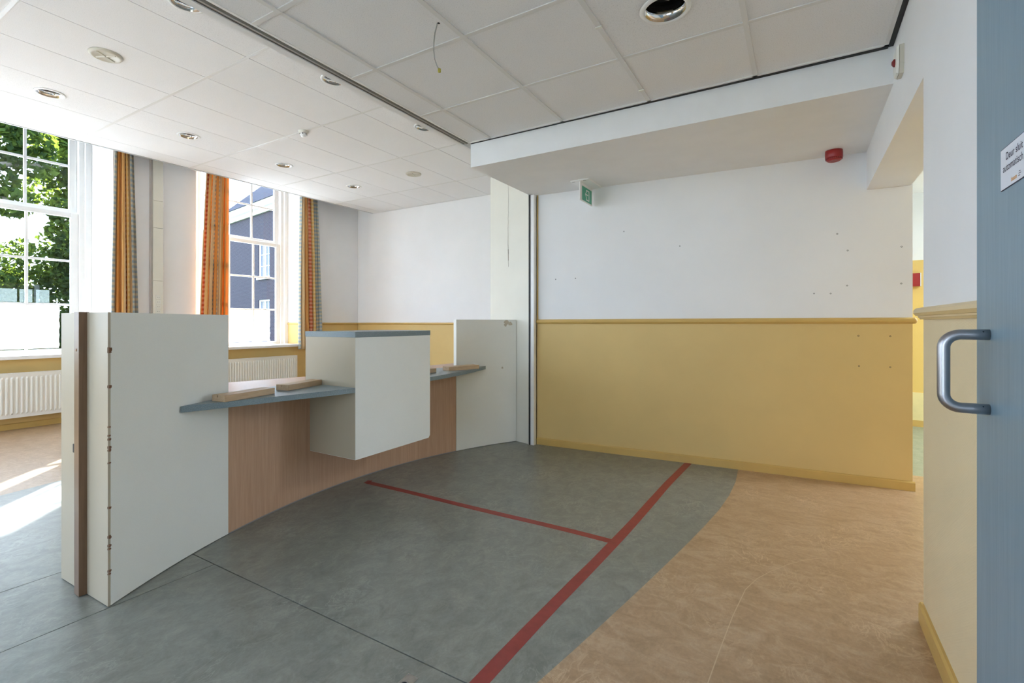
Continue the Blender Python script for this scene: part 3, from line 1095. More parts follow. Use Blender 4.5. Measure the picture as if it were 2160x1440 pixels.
# loose cable hanging from the hall ceiling
cb = empty('hanging_cable', (-1.459, 1.806, ZC))
tag(cb, 'thin grey cable hanging loose from a hole in the hall ceiling', 'cable')
rt = Vector((0.8535, 0.521, 0))
pth = [rt * x + Vector((0, 0, z)) for x, z in ((0, 0.012), (-0.003, -0.01), (-0.012, -0.045), (-0.0175, -0.09), (-0.018, -0.13), (-0.013, -0.17), (-0.003, -0.2), (0.006, -0.216))]
MB().tube(pth, 0.0028, 10).build('sheath', M_CABLE, cb)
MB().box(-0.0055, 0.0055, -0.0055, 0.0055, -0.232, -0.214).build('connector', M_BRASS, cb, bevel=0.001, loc=rt * 0.009)
MB().lathe([(0.0, -0.0008), (0.007, -0.0008), (0.007, 0.0)], rt * 0.005, n=16, smooth=False).build('ceiling_hole', M_DARK, cb)


# ------------------------------------------------------------------ tall sash windows
def make_window(idx, yc, label, detail=True):
    e = empty('window_%d' % idx, (-7.75, yc, 0.80))
    struct(e, label)
    o = Vector((-7.75, yc, 0.80))

    def B_(mb, x0, x1, y0, y1, z0, z1):
        return mb.box(x0 - o.x, x1 - o.x, y0, y1, z0 - o.z, z1 - o.z)
    fr = MB()
    for s in (-1, 1):
        a, b = sorted((s * 0.80, s * 0.735))
        B_(fr, -7.84, -7.665, a, b, 0.78, 4.28)
        a, b = sorted((s * 0.735, s * 0.680))
        B_(fr, -7.84, -7.70, a, b, 0.78, 4.28)
    B_(fr, -7.84, -7.67, -0.68, 0.68, 4.22, 4.28)
    B_(fr, -7.84, -7.70, -0.68, 0.68, 0.76, 0.785)
    fr.build('frame', M_WHITE, e, bevel=0.004)
    ST = 0.604            # half glass width
    for (nm, xc, zb, zt, rows, rb, rtp) in (('lower_sash', -7.735, 0.845, 2.470, 3, 0.060, 0.055), ('upper_sash', -7.785, 2.575, 4.20, 3, 0.055, 0.03)):
        s = MB()
        for sg in (-1, 1):
            a, b = sorted((sg * ST, sg * 0.678))
            B_(s, xc - 0.02, xc + 0.02, a, b, zb - rb, zt + rtp)
        B_(s, xc - 0.02, xc + 0.02, -ST, ST, zb - rb, zb)
        B_(s, xc - 0.02, xc + 0.02, -ST, ST, zt, zt + rtp)
        so = s.build(nm, M_WHITE, e, bevel=0.003)
        ph = (zt - zb) / rows
        pw = 2 * ST / 3
        for k in (1, 2):
            y = -ST + pw * k
            B_(MB(), xc - 0.016, xc + 0.016, y - 0.0125, y + 0.0125, zb, zt).build('muntin', M_WHITE, so, bevel=0.003)
        for k in range(1, rows):
            z = zb + ph * k
            for q in range(3):
                y0, y1 = -ST + pw * q + (0.0125 if q else 0), -ST + pw * (q + 1) - (0.0125 if q < 2 else 0)
                B_(MB(), xc - 0.015, xc + 0.015, y0, y1, z - 0.0125, z + 0.0125).build('muntin', M_WHITE, so, bevel=0.003)
        for r in range(rows):
            for q in range(3):
                y0, y1 = -ST + pw * q, -ST + pw * (q + 1)
                z0, z1 = zb + ph * r, zb + ph * (r + 1)
                B_(MB(), xc - 0.0045, xc - 0.0015, y0 + 0.004, y1 - 0.004, z0 + 0.004, z1 - 0.004).build('pane', M_GLASS, so)
                if nm == 'lower_sash' and r == 0:
                    ye = y1 - 0.013
                    if q == 2:
                        # ragged torn edge leaves a clear strip
                        zz_ = [z0 + 0.013 + (z1 - z0 - 0.026) * t_ / 14 for t_ in range(15)]
                        ys = [y1 - 0.105 + random.uniform(-0.008, 0.008) for _ in zz_]
                        f = MB()
                        x0, x1 = xc - 0.0014 - o.x, xc - 0.0006 - o.x
                        y00 = y0 + 0.013
                        vs_ = []
                        for z_, y_ in zip(zz_, ys):
                            vs_ += [(x0, y00, z_ - o.z), (x0, y_, z_ - o.z)]
                        f.add(vs_, [(2 * t_, 2 * t_ + 1, 2 * t_ + 3, 2 * t_ + 2) for t_ in range(14)])
                        f.build('frosted_film', M_FROST, so)
                    else:
                        x0 = xc - 0.0014 - o.x
                        MB().add([(x0, y0 + 0.013, z0 + 0.0 + 0.013 - o.z), (x0, ye, z0 + 0.013 - o.z), (x0, ye, z1 - 0.013 - o.z), (x0, y0 + 0.013, z1 - 0.013 - o.z)],
                                 [(0, 1, 2, 3)]).build('frosted_film', M_FROST, so)
    return e


w1 = make_window(1, WIN_Y[0], 'tall white sash window at the left with trees outside')
w2 = make_window(2, WIN_Y[1], 'tall white sash window in front of the brick building')
w3 = make_window(3, WIN_Y[2], 'tall white sash window out of view to the left')
# three milky stickers on the outside of the first window, standing on the second muntin
for y0, y1 in ((1.66, 1.893), (1.915, 2.026), (2.059, 2.179)):
    MB().box(-7.7445 + 7.75, -7.7405 + 7.75, y0 - WIN_Y[0], y1 - WIN_Y[0], 1.405 - 0.80, 1.556 - 0.80).build('milky_sticker', M_STICK, w1)

SILLP = [(-0.33, 0), (0.075, 0), (0.088, 0.008), (0.092, 0.02), (0.088, 0.032), (0.078, 0.036), (-0.33, 0.036)]
for k, yc in enumerate(WIN_Y):
    s = MB().prism([(XW - 0.325, yc - HW_OUT), (XW - 0.0, yc - HW_IN), (XW, yc - HW_IN - 0.03), (XW + 0.085, yc - HW_IN - 0.03), (XW + 0.085, yc + HW_IN + 0.01), (XW, yc + HW_IN + 0.01), (XW, yc + HW_IN), (XW - 0.325, yc + HW_OUT)], 0.762, 0.802)
    so = s.build('trim_%d' % (10 + k), M_WHITE, bevel=0.008)
    struct(so, ['white window sill below the leafy window', 'white window sill below the brick-view window', 'white window sill out of view'][k])


# ------------------------------------------------------------------ radiators
def radiator(y0, y1, label):
    e = empty('radiator', (-7.225, (y0 + y1) / 2, 0.14))
    tag(e, label, 'radiator', 'panel radiators below the windows')
    L = y1 - y0
    h = 0.475
    nrib = int(L / 0.041)
    ys, am = [-L / 2, -L / 2 + 0.02], [0, 0]
    p = (L - 0.04) / nrib
    for k in range(nrib):
        b = -L / 2 + 0.02 + p * k
        for t_, a_ in ((0.22, 0), (0.36, 1), (0.64, 1), (0.78, 0)):
            ys.append(b + p * t_); am.append(a_)
    ys += [L / 2 - 0.02, L / 2]; am += [0, 0]
    zs = [0.0, 0.035, 0.055, h - 0.055, h - 0.035, h]
    za = [0, 0, 1, 1, 0, 0]
    vs_, fs = [], []
    for z, a in zip(zs, za):
        for y, b in zip(ys, am):
            vs_.append((0.03 + 0.011 * a * b, y, z))
    n = len(ys)
    for i in range(len(zs) - 1):
        for k in range(n - 1):
            fs.append((i * n + k, i * n + k + 1, (i + 1) * n + k + 1, (i + 1) * n + k))
    mb = MB().add(vs_, fs)
    mb.box(0.022, 0.0299, -L / 2, L / 2, 0.0, h)
    mb.build('front_panel', M_RADIATOR, e)
    MB().box(-0.045, -0.035, -L / 2, L / 2, 0.0, h).build('rear_panel', M_RADIATOR, e)
    for s in (-1, 1):
        a, b = sorted((s * L / 2, s * (L / 2 + 0.003)))
        MB().box(-0.046, 0.032, a, b, 0.005, h + 0.006).build('side_cover', M_RADIATOR, e)
    g = MB()
    g.box(-0.046, -0.036, -L / 2, L / 2, h, h + 0.006).box(0.022, 0.032, -L / 2, L / 2, h, h + 0.006)
    k = -L / 2
    while k < L / 2:
        g.box(-0.036, 0.022, k, min(k + 0.012, L / 2), h, h + 0.004)
        k += 0.022
    g.build('top_grille', M_RADIATOR, e)
    for s in (-0.35, 0.35):
        MB().box(-0.08, -0.045, s * L - 0.02, s * L + 0.02, 0.05, h - 0.05).build('bracket', M_RADIATOR, e)
    return e


radiator(1.0, 2.44, 'white ribbed panel radiator below the leafy window at the left edge')
radiator(3.75, 5.19, 'white ribbed panel radiator behind the counter below the brick-view window')


# ------------------------------------------------------------------ curtains
def curtain(y0, y1, yb0, yb1, zt, zb, folds, seed, label, ph=0.0, u0=0.0, amp=0.045):
    rnd = random.Random(seed)
    nu, nv = 150, 34
    mb = MB()
    fr = [rnd.uniform(0.75, 1.25) for _ in range(folds + 2)]
    cum = [0]
    for f in fr[:folds]:
        cum.append(cum[-1] + f)
    uv = []
    yc, xc = (yb0 + yb1) / 2, -7.22
    for j in range(nv + 1):
        t = j / nv
        z = zt + (zb - zt) * t
        a0 = y0 + (yb0 - y0) * t ** 0.8
        a1 = y1 + (yb1 - y1) * t ** 0.8
        for i in range(nu + 1):
            u = i / nu
            s = u * cum[-1]
            k = max(q for q in range(folds) if cum[q] <= s + 1e-9)
            phs = k + (s - cum[k]) / fr[k]
            A_ = amp * (0.75 + 0.35 * sin(k * 2.3 + seed)) * (0.75 + 0.35 * t)
            x = A_ * sin(2 * pi * phs + ph + 0.35 * sin(3 * t + k))
            y = a0 + (a1 - a0) * u + 0.35 * A_ * sin(4 * pi * phs + 0.8 * sin(2 * t + k) + seed)
            zz_ = z + (0.012 * sin(5 * u + seed) * t)
            mb.v.append((x, y - yc, zz_ - zb))
            uv.append((u0 + u * 1.05, t * 2.6))
    for j in range(nv):
        for i in range(nu):
            a = j * (nu + 1) + i
            mb.f.append((a, a + 1, a + nu + 2, a + nu + 1))
            mb.s.append(True)
    mb.uv = uv
    e = empty('curtain', (xc, yc, zb))
    tag(e, label, 'curtain', 'striped orange curtains')
    c = mb.build('cloth', M_CURTAIN, e)
    so = c.modifiers.new('thickness', 'SOLIDIFY')
    so.thickness = 0.0015
    MB().box(-0.05, 0.05, y0 - yc, y1 - yc, zt - zb - 0.001, zt - zb + 0.05).build('heading_tape', M_CURTAIN, e)
    MB().tube([(0, y0 - yc - 0.05, zt - zb + 0.07), (0, y1 - yc + 0.05, zt - zb + 0.07)], 0.012, 10).build('rail', M_WHITE, e)
    return e


curtain(2.655, 2.83, 2.60, 2.90, 3.55, 0.72, 5, 3, 'striped orange curtain right of the leafy window', 0.4, 0.0)
curtain(3.75, 4.065, 3.62, 4.045, 3.55, 0.72, 6, 5, 'backlit orange curtain hanging in front of the brick-view window', 1.2, 0.45)
curtain(5.275, 5.565, 5.24, 5.68, 3.55, 0.71, 6, 8, 'striped orange curtain right of the brick-view window', 2.0, 0.0)

# cable duct with sockets between the windows
du = empty('cable_duct', (XW, 3.14, 0))
tag(du, 'cream vertical cable duct with sockets on the wall between the windows', 'cable duct')
dz = [0.07, 1.27, 1.72, 2.42, 2.78, 4.2]
for k in range(len(dz) - 1):
    MB().box(0.0, 0.055, -0.052, 0.07, dz[k] + 0.001, dz[k + 1] - 0.001).build('duct_cover', M_CREAM, du, bevel=0.004)
MB().box(0.0, 0.052, -0.072, -0.055, 0.07, 4.2).build('shaded_side', plain('duct_side_shade', (0.42, 0.38, 0.34), 0.5), du)  # shade on the duct's side face, painted as a darker strip
for k in range(4):
    z = 1.315 + 0.062 * k
    so = MB().box(0.055, 0.062, -0.022, 0.038, z - 0.028, z + 0.028).build('socket', M_OFFW, du, bevel=0.002)
    for s in (-0.009, 0.009):
        MB().lathe([(0.0, 0.0), (0.0035, 0.0), (0.0035, -0.004)], (0.0622, 0.008 + s, z), (1, 0, 0), 10, False).build('pin_hole', M_DARK, so)

# ------------------------------------------------------------------ reception counter
rc = empty('reception_counter', (-2.7, 2.48, 0))
tag(rc, 'curved white and beech reception counter with blue grey worktop and projecting box', 'counter')
O = Vector((-2.7, 2.48, 0))


def rel(p):
    return [(a - O.x, b - O.y) for a, b in p]


cab = MB().prism(rel(arc_pts(0.870, 1.502, 14) + [(-2.95, 1.56), (-2.862, 0.857)]), 0.003, 1.204)
cabo = cab.build('end_cabinet', M_LAM, rc)
# cream end panel of the cabinet and its lipping
x_e = arc_x(0.868)
MB().prism(rel([(x_e, 0.860), (x_e - 0.002, 0.870), (-2.862, 0.857), (-2.862, 0.847)]), 0.003, 1.2045).build('end_panel', M_LAMC, cabo)
MB().prism(rel([(x_e + 0.0006, 0.8605), (x_e + 0.0006, 0.8622), (x_e - 0.001, 0.8622), (x_e - 0.001, 0.8605)]), 0.003, 1.2045).build('edge_strip', plain('brown_edge', (0.34, 0.26, 0.20), 0.7), cabo)
pst = MB().box(-2.649 - O.x, -2.599 - O.x, 0.826 - O.y, 0.862 - O.y, 0.003, 1.207).build('wooden_post', M_POST, cabo, bevel=0.0015)
lt = MB().box(-2.656 - O.x, -2.649 - O.x, 0.835 - O.y, 0.853 - O.y, 0.592, 0.652).box(-2.674 - O.x, -2.656 - O.x, 0.829 - O.y, 0.849 - O.y, 0.603, 0.640)
lt.build('door_catch', M_BLACK, cabo, bevel=0.001)
MB().lathe([(0.006, 0), (0.006, 0.0015), (0, 0.002)], (-2.625 - O.x, 0.826 - O.y, 1.045), (0, -1, 0), 14).build('screw_cap', plain('screw_cap_brown', (0.33, 0.18, 0.10), 0.4), cabo)
# chips knocked out of the front corner
for z, s in ((1.053, .010), (1.043, .007), (0.90, .010), (0.735, .004), (0.70, .004), (0.685, .005), (0.652, .008), (0.640, .006), (0.588, .004), (0.405, .006),
             (0.285, .008), (0.25, .007), (0.237, .006), (0.146, .007), (0.135, .005)):
    n = 9
    mb = MB()
    vs_ = [(0, 0, 0)]
    rr = random.Random(int(z * 1e4))
    for q in range(n):
        a = 2 * pi * q / n
        r = s * rr.uniform(0.6, 1.15)
        dy = r * 0.75 * cos(a)
        # wraps round the corner: points before the corner lie on the end panel
        if dy >= 0:
            vs_.append((arc_x(0.868 + dy) - x_e + 0.0016, dy, r * sin(a)))
        else:
            vs_.append((dy * 0.3, -0.0095, r * sin(a)))
    vs_[0] = (0.0018, -0.002, 0)
    mb.add(vs_, [(0, 1 + q, 1 + (q + 1) % n) for q in range(n)])
    mb.build('chipped_spot', M_CHIP, cabo, loc=(x_e - O.x, 0.868 - O.y, z))

# beech front and right hand end panel, both following the curve
fp = arc_pts(1.5035, 3.546, 40) + arc_pts(3.546, 1.5035, 40, 0.03)
MB().prism(rel(fp), 0.006, 0.724).build('front_panel', M_BEECH, rc)
sk = arc_pts(1.5035, 3.546, 40, -0.001) + arc_pts(3.546, 1.5035, 40, 0.004)
MB().prism(rel(sk), 0.0, 0.006).build('skirting_strip', plain('grey_skirting_strip', (0.25, 0.25, 0.26), 0.5), rc)
sp_ = arc_pts(3.549, 4.158, 14) + arc_pts(4.158, 3.549, 14, 0.042)
spo = MB().prism(rel(sp_), 0.003, 1.192).build('side_panel', M_LAM, rc)
# old tape residue at the top corner of the side panel
for y, z, s in ((4.065, 1.165, .028), (4.10, 1.155, .022), (4.05, 1.14, .015), (4.02, 0.73, 0.012)):
    rr = random.Random(int(y * 1e3))
    vs_ = [(arc_x(y) + 0.0008, y, z)]
    for q in range(10):
        a = 2 * pi * q / 10
        r = s * rr.uniform(0.5, 1.1)
        vs_.append((arc_x(y + r * cos(a)) + 0.0008, y + r * cos(a), z + r * sin(a)))
    MB().add([(a - O.x, b - O.y, c) for a, b, c in vs_], [(0, 1 + q, 1 + (q + 1) % 10) for q in range(10)]).build('glue_residue', plain('glue_residue_%d' % int(y * 1e3), (0.55, 0.50, 0.40), 0.7), spo)

# worktop: front edge bows towards the hall
front = [(-2.566, 1.206), (-2.541, 1.30), (-2.515, 1.409), (-2.485, 1.55), (-2.452, 1.702), (-2.405, 1.90), (-2.3695, 2.10), (-2.3695, 2.123), (-2.42, 2.1235), (-2.42, 2.8415), (-2.3695, 2.842), (-2.3695, 2.88), (-2.382, 3.05),
         (-2.415, 3.30), (-2.455, 3.52), (-2.495, 3.70), (-2.531, 3.852)]
inner = [(arc_x(3.70) + 0.001, 3.70), (arc_x(3.56), 3.56), (arc_x(3.54) - 0.10, 3.54)] + [(arc_x(y) - 0.10, y) for y in (3.2, 2.9, 2.6, 2.3, 2.0, 1.7)] + [(arc_x(1.52) - 0.10, 1.515), (arc_x(1.51), 1.51), (arc_x(1.36) + 0.001, 1.36)]
MB().prism(rel(front + inner), 0.724, 0.755).build('worktop', M_BLUE, rc, bevel=0.0012)
desk = [(arc_x(y) - 0.101, y) for y in (1.58, 1.8, 2.0, 2.3, 2.6, 2.9, 3.2, 3.54)] + [(arc_x(3.9) - 0.06, 3.9), (-3.0, 3.978), (-3.08, 3.3), (-3.17, 2.7), (-3.216, 2.395), (-3.33, 1.95), (-3.42, 1.6)]
MB().prism(rel(desk), 0.724, 0.752).build('inner_desk_top', M_BEECH, rc)
for y in (1.75, 2.95, 3.75):
    MB().box(-3.05 - O.x, -3.01 - O.x, y - O.y, y + 0.03 - O.y, 0.0, 0.724).build('desk_leg', M_STEEL, rc)

# projecting box with its own blue grey top
bx0, bx1, by0, by1 = -2.851, -2.368, 2.123, 2.842
boxo = MB()
# bottom far corner knocked off
prof = [(by0, 0.303), (by1 - 0.016, 0.303), (by1, 0.322), (by1, 1.069), (by0, 1.069)]
vs_ = [(bx0 - O.x, y - O.y, z) for y, z in prof] + [(bx1 - O.x, y - O.y, z) for y, z in prof]
fs = [(0, 1, 2, 3, 4)[::-1], (5, 6, 7, 8, 9)] + [(i, (i + 1) % 5, 5 + (i + 1) % 5, 5 + i) for i in range(5)]
boxo.add(vs_, fs)
bo = boxo.build('projecting_box', M_LAM, rc)
MB().box(bx0 - O.x, bx1 - 0.002 - O.x, by0 - 0.0015 - O.y, by0 - O.y, 0.305, 1.069).build('box_side', M_LAMC, bo)
MB().box(bx0 - 0.002 - O.x, bx1 + 0.002 - O.x, by0 - 0.004 - O.y, by1 + 0.002 - O.y, 1.069, 1.105).build('box_top', M_BLUE, bo, bevel=0.0012)


# ------------------------------------------------------------------ slotted oak sign holders lying on the worktop
def oak_block(p, q, label, w_=0.092, h=0.034):
    """p, q: near and far end of the front bottom edge"""
    P_, Q_ = Vector((*p, 0)), Vector((*q, 0))
    d = (Q_ - P_)
    L = d.length
    e = empty('wooden_block', (p[0], p[1], 0.7555))
    e.rotation_euler.z = math.atan2(d.y, d.x) - pi / 2
    # local: y along the block, x negative away from the hall
    g0, g1, gd = -w_ * 0.55, -w_ * 0.55 - 0.004, 0.012
    prof = [(0, 0), (0, h), (g0, h), (g0, h - gd), (g1, h - gd), (g1, h), (-w_, h), (-w_, 0)]
    n = len(prof)
    vs_ = [(x, 0, z) for x, z in prof] + [(x, L, z) for x, z in prof]
    fs = [tuple(range(n)), tuple(range(2 * n - 1, n - 1, -1))] + [(i, n + i, n + (i + 1) % n, (i + 1) % n) for i in range(n)]
    b = MB().add(vs_, fs).build('block', M_OAK, e, bevel=0.0008, seg=1)
    tag(e, label, 'wood block', 'slotted oak blocks on the worktop')
    MB().box(g1 + 0.0004, g0 - 0.0004, 0.001, L - 0.001, h - gd, h - gd + 0.001).build('slot', M_DARK, e)
    return e


oak_block((-2.505, 1.388), (-2.563, 1.704), 'slotted oak block on the worktop in front of the left white cabinet')
oak_block((-2.607, 1.822), (-2.675, 2.134 - 0.02), 'slotted oak block on the worktop touching the projecting box on its left')
oak_block((-2.521, 3.273), (-2.425, 3.587), 'slotted oak block on the far worktop in front of the right white panel')
oak_block((-2.60, 2.852), (-2.539, 3.128), 'slotted oak block mostly hidden behind the projecting box')


# ------------------------------------------------------------------ red floor tape
def tape(pts_, w_, label):
    mb = MB()
    vs_, m = [], len(pts_)
    rr = random.Random(3)
    for i, p in enumerate(pts_):
        a, b = Vector(pts_[max(0, i - 1)]), Vector(pts_[min(m - 1, i + 1)])
        d = (b - a).normalized()
        nn = Vector((-d.y, d.x)) * (w_ / 2)
        P_ = Vector(p)
        vs_ += [(*(P_ + nn * rr.uniform(0.96, 1.04)), 0.0006), (*(P_ - nn * rr.uniform(0.96, 1.04)), 0.0006)]
    low = [(x, y, 0.0) for x, y, z in vs_]
    k = len(vs_)
    fs = [(2 * i + 1, 2 * i + 3, 2 * i + 2, 2 * i) for i in range(m - 1)]
    fs += [(2 * i, 2 * i + 2, k + 2 * i + 2, k + 2 * i) for i in range(m - 1)] + [(2 * i + 1, k + 2 * i + 1, k + 2 * i + 3, 2 * i + 3) for i in range(m - 1)]
    mb.add(vs_ + low, fs)
    o = mb.build('floor_tape', M_TAPE)
    tag(o, label, 'tape', 'red floor tapes')
    return o


tape([(-0.787 - 0.0305 * (4.245 - y) + 0.006 * sin(y * 3), y) for y in [4.245 - 0.2 * i for i in range(17)]], 0.055, 'long red tape line running from the end wall to the front edge')
tape([(-2.675 + 0.2 * i, 2.520 + 0.003 * sin(i)) for i in range(9)] + [(-0.862, 2.515)], 0.050, 'short red tape line running from the counter to the long tape')
# flipped corner at the counter end
tw = MB().add([(-2.70, 2.497, 0.001), (-2.655, 2.495, 0.0012), (-2.66, 2.545, 0.010), (-2.705, 2.54, 0.006)], [(0, 1, 2, 3)])
o = tw.build('tape_scrap', M_TAPE)
tag(o, 'curled red tape end lying by the counter foot', 'tape')

# recessed lifting ring in the floor hatch
rg = empty('floor_ring_plate', (-1.0835, 1.178, 0))
tag(rg, 'small steel lifting ring plate set in the dark floor at the bottom edge', 'ring plate')
holed_tile(-0.0215, 0.0215, -0.038, 0.038, 0.0, 0.0016, 0, -0.006, 0.0105).build('plate', M_PLATE, rg)
MB().ring([(0.0115, 0.0016), (0.0155, 0.0016), (0.0155, 0.0026), (0.0115, 0.0026)], (0, -0.006, 0), n=28).build('ring', M_PLATE, rg)
MB().lathe([(0, 0.0002), (0.0105, 0.0002), (0.0105, 0.0)], (0, -0.006, 0), n=24, smooth=False).build('recess', M_DARK, rg)
for sx in (-1, 1):
    for sy in (-1, 1):
        MB().lathe([(0.0028, 0.0016), (0.0024, 0.0022), (0, 0.0022)], (sx * 0.0165, sy * 0.033, 0), n=12).build('screw', M_STEEL, rg)

# ------------------------------------------------------------------ blue door leaf with grip and notice
dr = empty('door_1', (0.36, 1.579, 0))
struct(dr, 'open blue woodgrain door leaf standing against the right wall')
MB().box(0.0, 0.040, -0.93, 0.0, 0.008, 2.32).build('leaf', M_BLUEDOOR, dr, bevel=0.002)
gy = 1.487 - 1.579
zt_, zb_ = 1.134, 0.968
R_ = 0.0118
pth = [(0.001, gy, zt_), (-0.03, gy, zt_)]
bend = 0.030
for k in range(9):
    a = pi / 2 * k / 8
    pth.append((-0.077 + bend - bend * sin(a), gy, zt_ - bend + bend * cos(a)))
for k in range(9):
    a = pi / 2 * k / 8
    pth.append((-0.077 + bend - bend * cos(a), gy, zb_ + bend - bend * sin(a)))
pth += [(-0.03, gy, zb_), (0.001, gy, zb_)]
hn = MB().tube(pth, R_, 20).build('handle', M_STEEL, dr)
for z in (zt_, zb_):
    MB().lathe([(0, 0.0003), (0.0016, 0.0003), (0.0016, 0)], (-0.012, gy - 0.0094, z + 0.0066), (0, -0.8, 0.6), 10, False).build('grub_screw', M_DARK, hn)
# notice
sg = empty('notice', (0.3594, 1.41, 1.433))
tag(sg, 'white notice with dark lettering stuck on the blue door', 'notice')
MB().box(-0.0008, 0.0, -0.182, 0.0, 0, 0.0855).build('backing', M_INK, sg)
MB().box(-0.0012, -0.0008, -0.1808, -0.0012, 0.0016, 0.0839).build('sheet', M_PAPER, sg)


def text(body, size, y, z, mat, parent, space=1.0, shear=0.0, bold=0.0):
    cu = bpy.data.curves.new('lettering', 'FONT')
    cu.body = body
    cu.size = size
    cu.space_character = space
    cu.shear = shear
    cu.offset = bold
    tmp = bpy.data.objects.new('lettering_tmp', cu)
    COL.objects.link(tmp)
    dg = bpy.context.evaluated_depsgraph_get()
    me = bpy.data.meshes.new_from_object(tmp.evaluated_get(dg))
    bpy.data.objects.remove(tmp)
    me.materials.clear()
    me.materials.append(mat)
    o = link('lettering', me, parent)
    # text x -> -Y, text y -> Z, facing -X
    o.matrix_local = Matrix(((0, 0, -1, -0.0015), (-1, 0, 0, y), (0, 1, 0, z), (0, 0, 0, 1)))
    return o


text('Deur sluit', 0.0215, -0.031, 0.0575, M_INK, sg, 1.02, 0, 0.0002)
text('automatisch', 0.0215, -0.015, 0.0355, M_INK, sg, 1.02, 0, 0.0002)
text('besam', 0.0125, -0.060, 0.0075, M_ORANGEINK, sg, 0.95, 0, 0.0003)
# small dark swoosh beside the orange word
sw = MB()
for k, (yy, zz_, ln) in enumerate(((-0.098, 0.0085, 0.008), (-0.0995, 0.0125, 0.011), (-0.1005, 0.0165, 0.007))):
    sw.box(-0.0016, -0.0013, yy - ln, yy, zz_, zz_ + 0.0012)
sw.build('emblem', M_INK, sg)

# ------------------------------------------------------------------ emergency exit sign
ex = empty('exit_sign', (-1.60, 4.05, ZS))
tag(ex, 'green emergency exit sign hanging under the white beam', 'exit sign')
MB().box(-0.083, 0.085, -0.168, 0.15, -0.012, 0.0).build('ceiling_plate', M_WHITE, ex, bevel=0.002)
MB().box(-0.010, 0.0, -0.146, 0.138, -0.168, -0.0122).build('panel', M_WHITE, ex, bevel=0.002)
MB().box(-0.0002, 0.0015, -0.104, 0.118, -0.158, -0.037).build('green_face', M_GREEN, ex)
pic = MB()
yc_, zc_ = 0.010, -0.098
# door outline open towards the arrow (read from the hall: left is -y)
for y0, y1, z0, z1 in ((0.038, 0.050, -0.048, 0.044), (-0.012, 0.038, 0.034, 0.044), (-0.012, 0.038, -0.048, -0.038), (-0.022, -0.010, 0.024, 0.044), (-0.022, -0.010, -0.048, -0.020)):
    pic.box(0.0015, 0.0022, yc_ + y0, yc_ + y1, zc_ + z0, zc_ + z1)
pic.box(0.0015, 0.0022, yc_ - 0.036, yc_ + 0.022, zc_ - 0.003, zc_ + 0.007)
for s in (-1, 1):
    y0, z0 = yc_ - 0.046, zc_ + 0.002
    pic.add([(0.0015, y0, z0), (0.0015, y0 + 0.012, z0), (0.0015, y0 + 0.034, z0 + s * 0.024), (0.0015, y0 + 0.022, z0 + s * 0.024),
             (0.0022, y0, z0), (0.0022, y0 + 0.012, z0), (0.0022, y0 + 0.034, z0 + s * 0.024), (0.0022, y0 + 0.022, z0 + s * 0.024)],
            [(0, 1, 2, 3), (7, 6, 5, 4), (0, 4, 5, 1), (1, 5, 6, 2), (2, 6, 7, 3), (3, 7, 4, 0)])
pic.build('pictogram', M_WHITE, ex)
for x in (-0.055, 0.045):
    MB().box(x - 0.012, x + 0.012, -0.16, -0.154, -0.0132, -0.012).build('plate_slot', M_DARK, ex)

# ------------------------------------------------------------------ alarm devices
si = empty('alarm_sounder', (0.209, 4.185, ZS))
tag(si, 'round red alarm sounder under the beam at the upper right', 'alarm sounder')
MB().lathe([(0.053, 0.0), (0.053, -0.012), (0.054, -0.02), (0.0535, -0.052), (0.050, -0.056)], (0, 0, 0), n=36).build('body', M_RED, si)
MB().lathe([(0.050, -0.052), (0.047, -0.066), (0.036, -0.074), (0.020, -0.070), (0.0, -0.072)], (0, 0, 0), n=36).build('grille', M_RED, si)
for k in range(24):
    a = 2 * pi * k / 24
    MB().box(-0.0012, 0.0012, -0.0015, 0.0015, -0.064, -0.055).build('louvre', M_REDLENS, si, loc=(0.0495 * cos(a), 0.0495 * sin(a), 0))

al = empty('alarm_lamp', (XR, 2.86, 2.39))
tag(al, 'cream alarm box with a small red lamp high on the right wall', 'alarm lamp')


def al_profile(x, y0, y1):
    return [(x, y0, 0.042), (x, y1, 0.042), (x, y1, -0.040), (x, y0 + 0.0, -0.040 + 0.0)]


mb = MB()
pr = [(-0.0, 0.046), (0.0, -0.030), (0.012, -0.066)]
hz = [(0.0, 0.050), (0.0, -0.036), (0.016, -0.078), (0.085, -0.078), (0.105, -0.036), (0.105, 0.050)]
n = len(hz)
vs_ = [(-0.0, y, z) for y, z in hz] + [(-0.017, y, z) for y, z in hz]
fs = [tuple(range(n)), tuple(range(2 * n - 1, n - 1, -1))] + [(i, n + i, n + (i + 1) % n, (i + 1) % n) for i in range(n)]
mb.add(vs_, fs)
mb.build('base', M_BEIGE, al, bevel=0.001)
hz2 = [(0.052 + (y - 0.052) * 0.985, -0.014 + (z + 0.014) * 0.985) for y, z in hz]
mb = MB()
vs_ = [(-0.0185, y, z) for y, z in hz2] + [(-0.028, 0.052 + (y - 0.052) * 0.9, -0.014 + (z + 0.014) * 0.9) for y, z in hz2]
mb.add(vs_, fs)
mb.build('front_cover', M_OFFW, al, bevel=0.001)
MB().lathe([(0.020, 0.0), (0.018, 0.006), (0.008, 0.013), (0.0, 0.014)], (-0.027, 0.055, -0.01), (-1, 0, 0), 8, False).build('lamp_lens', M_REDLENS, al)

cp = empty('call_point', (1.02, 7.085, 1.64))
tag(cp, 'red fire call point box on the yellow corridor wall', 'call point')
MB().box(-0.14, 0.125, -0.05, 0.014, -0.07, 0.075).build('housing', M_RED, cp, bevel=0.004)
MB().box(0.125, 0.132, -0.052, 0.0, -0.072, 0.077).build('frame', M_PAPER, cp)

# ------------------------------------------------------------------ corridor ceiling luminaires (switched on, round the corner)
M_DIFF = plain('opal_diffuser', (0.9, 0.9, 0.9), 0.4)


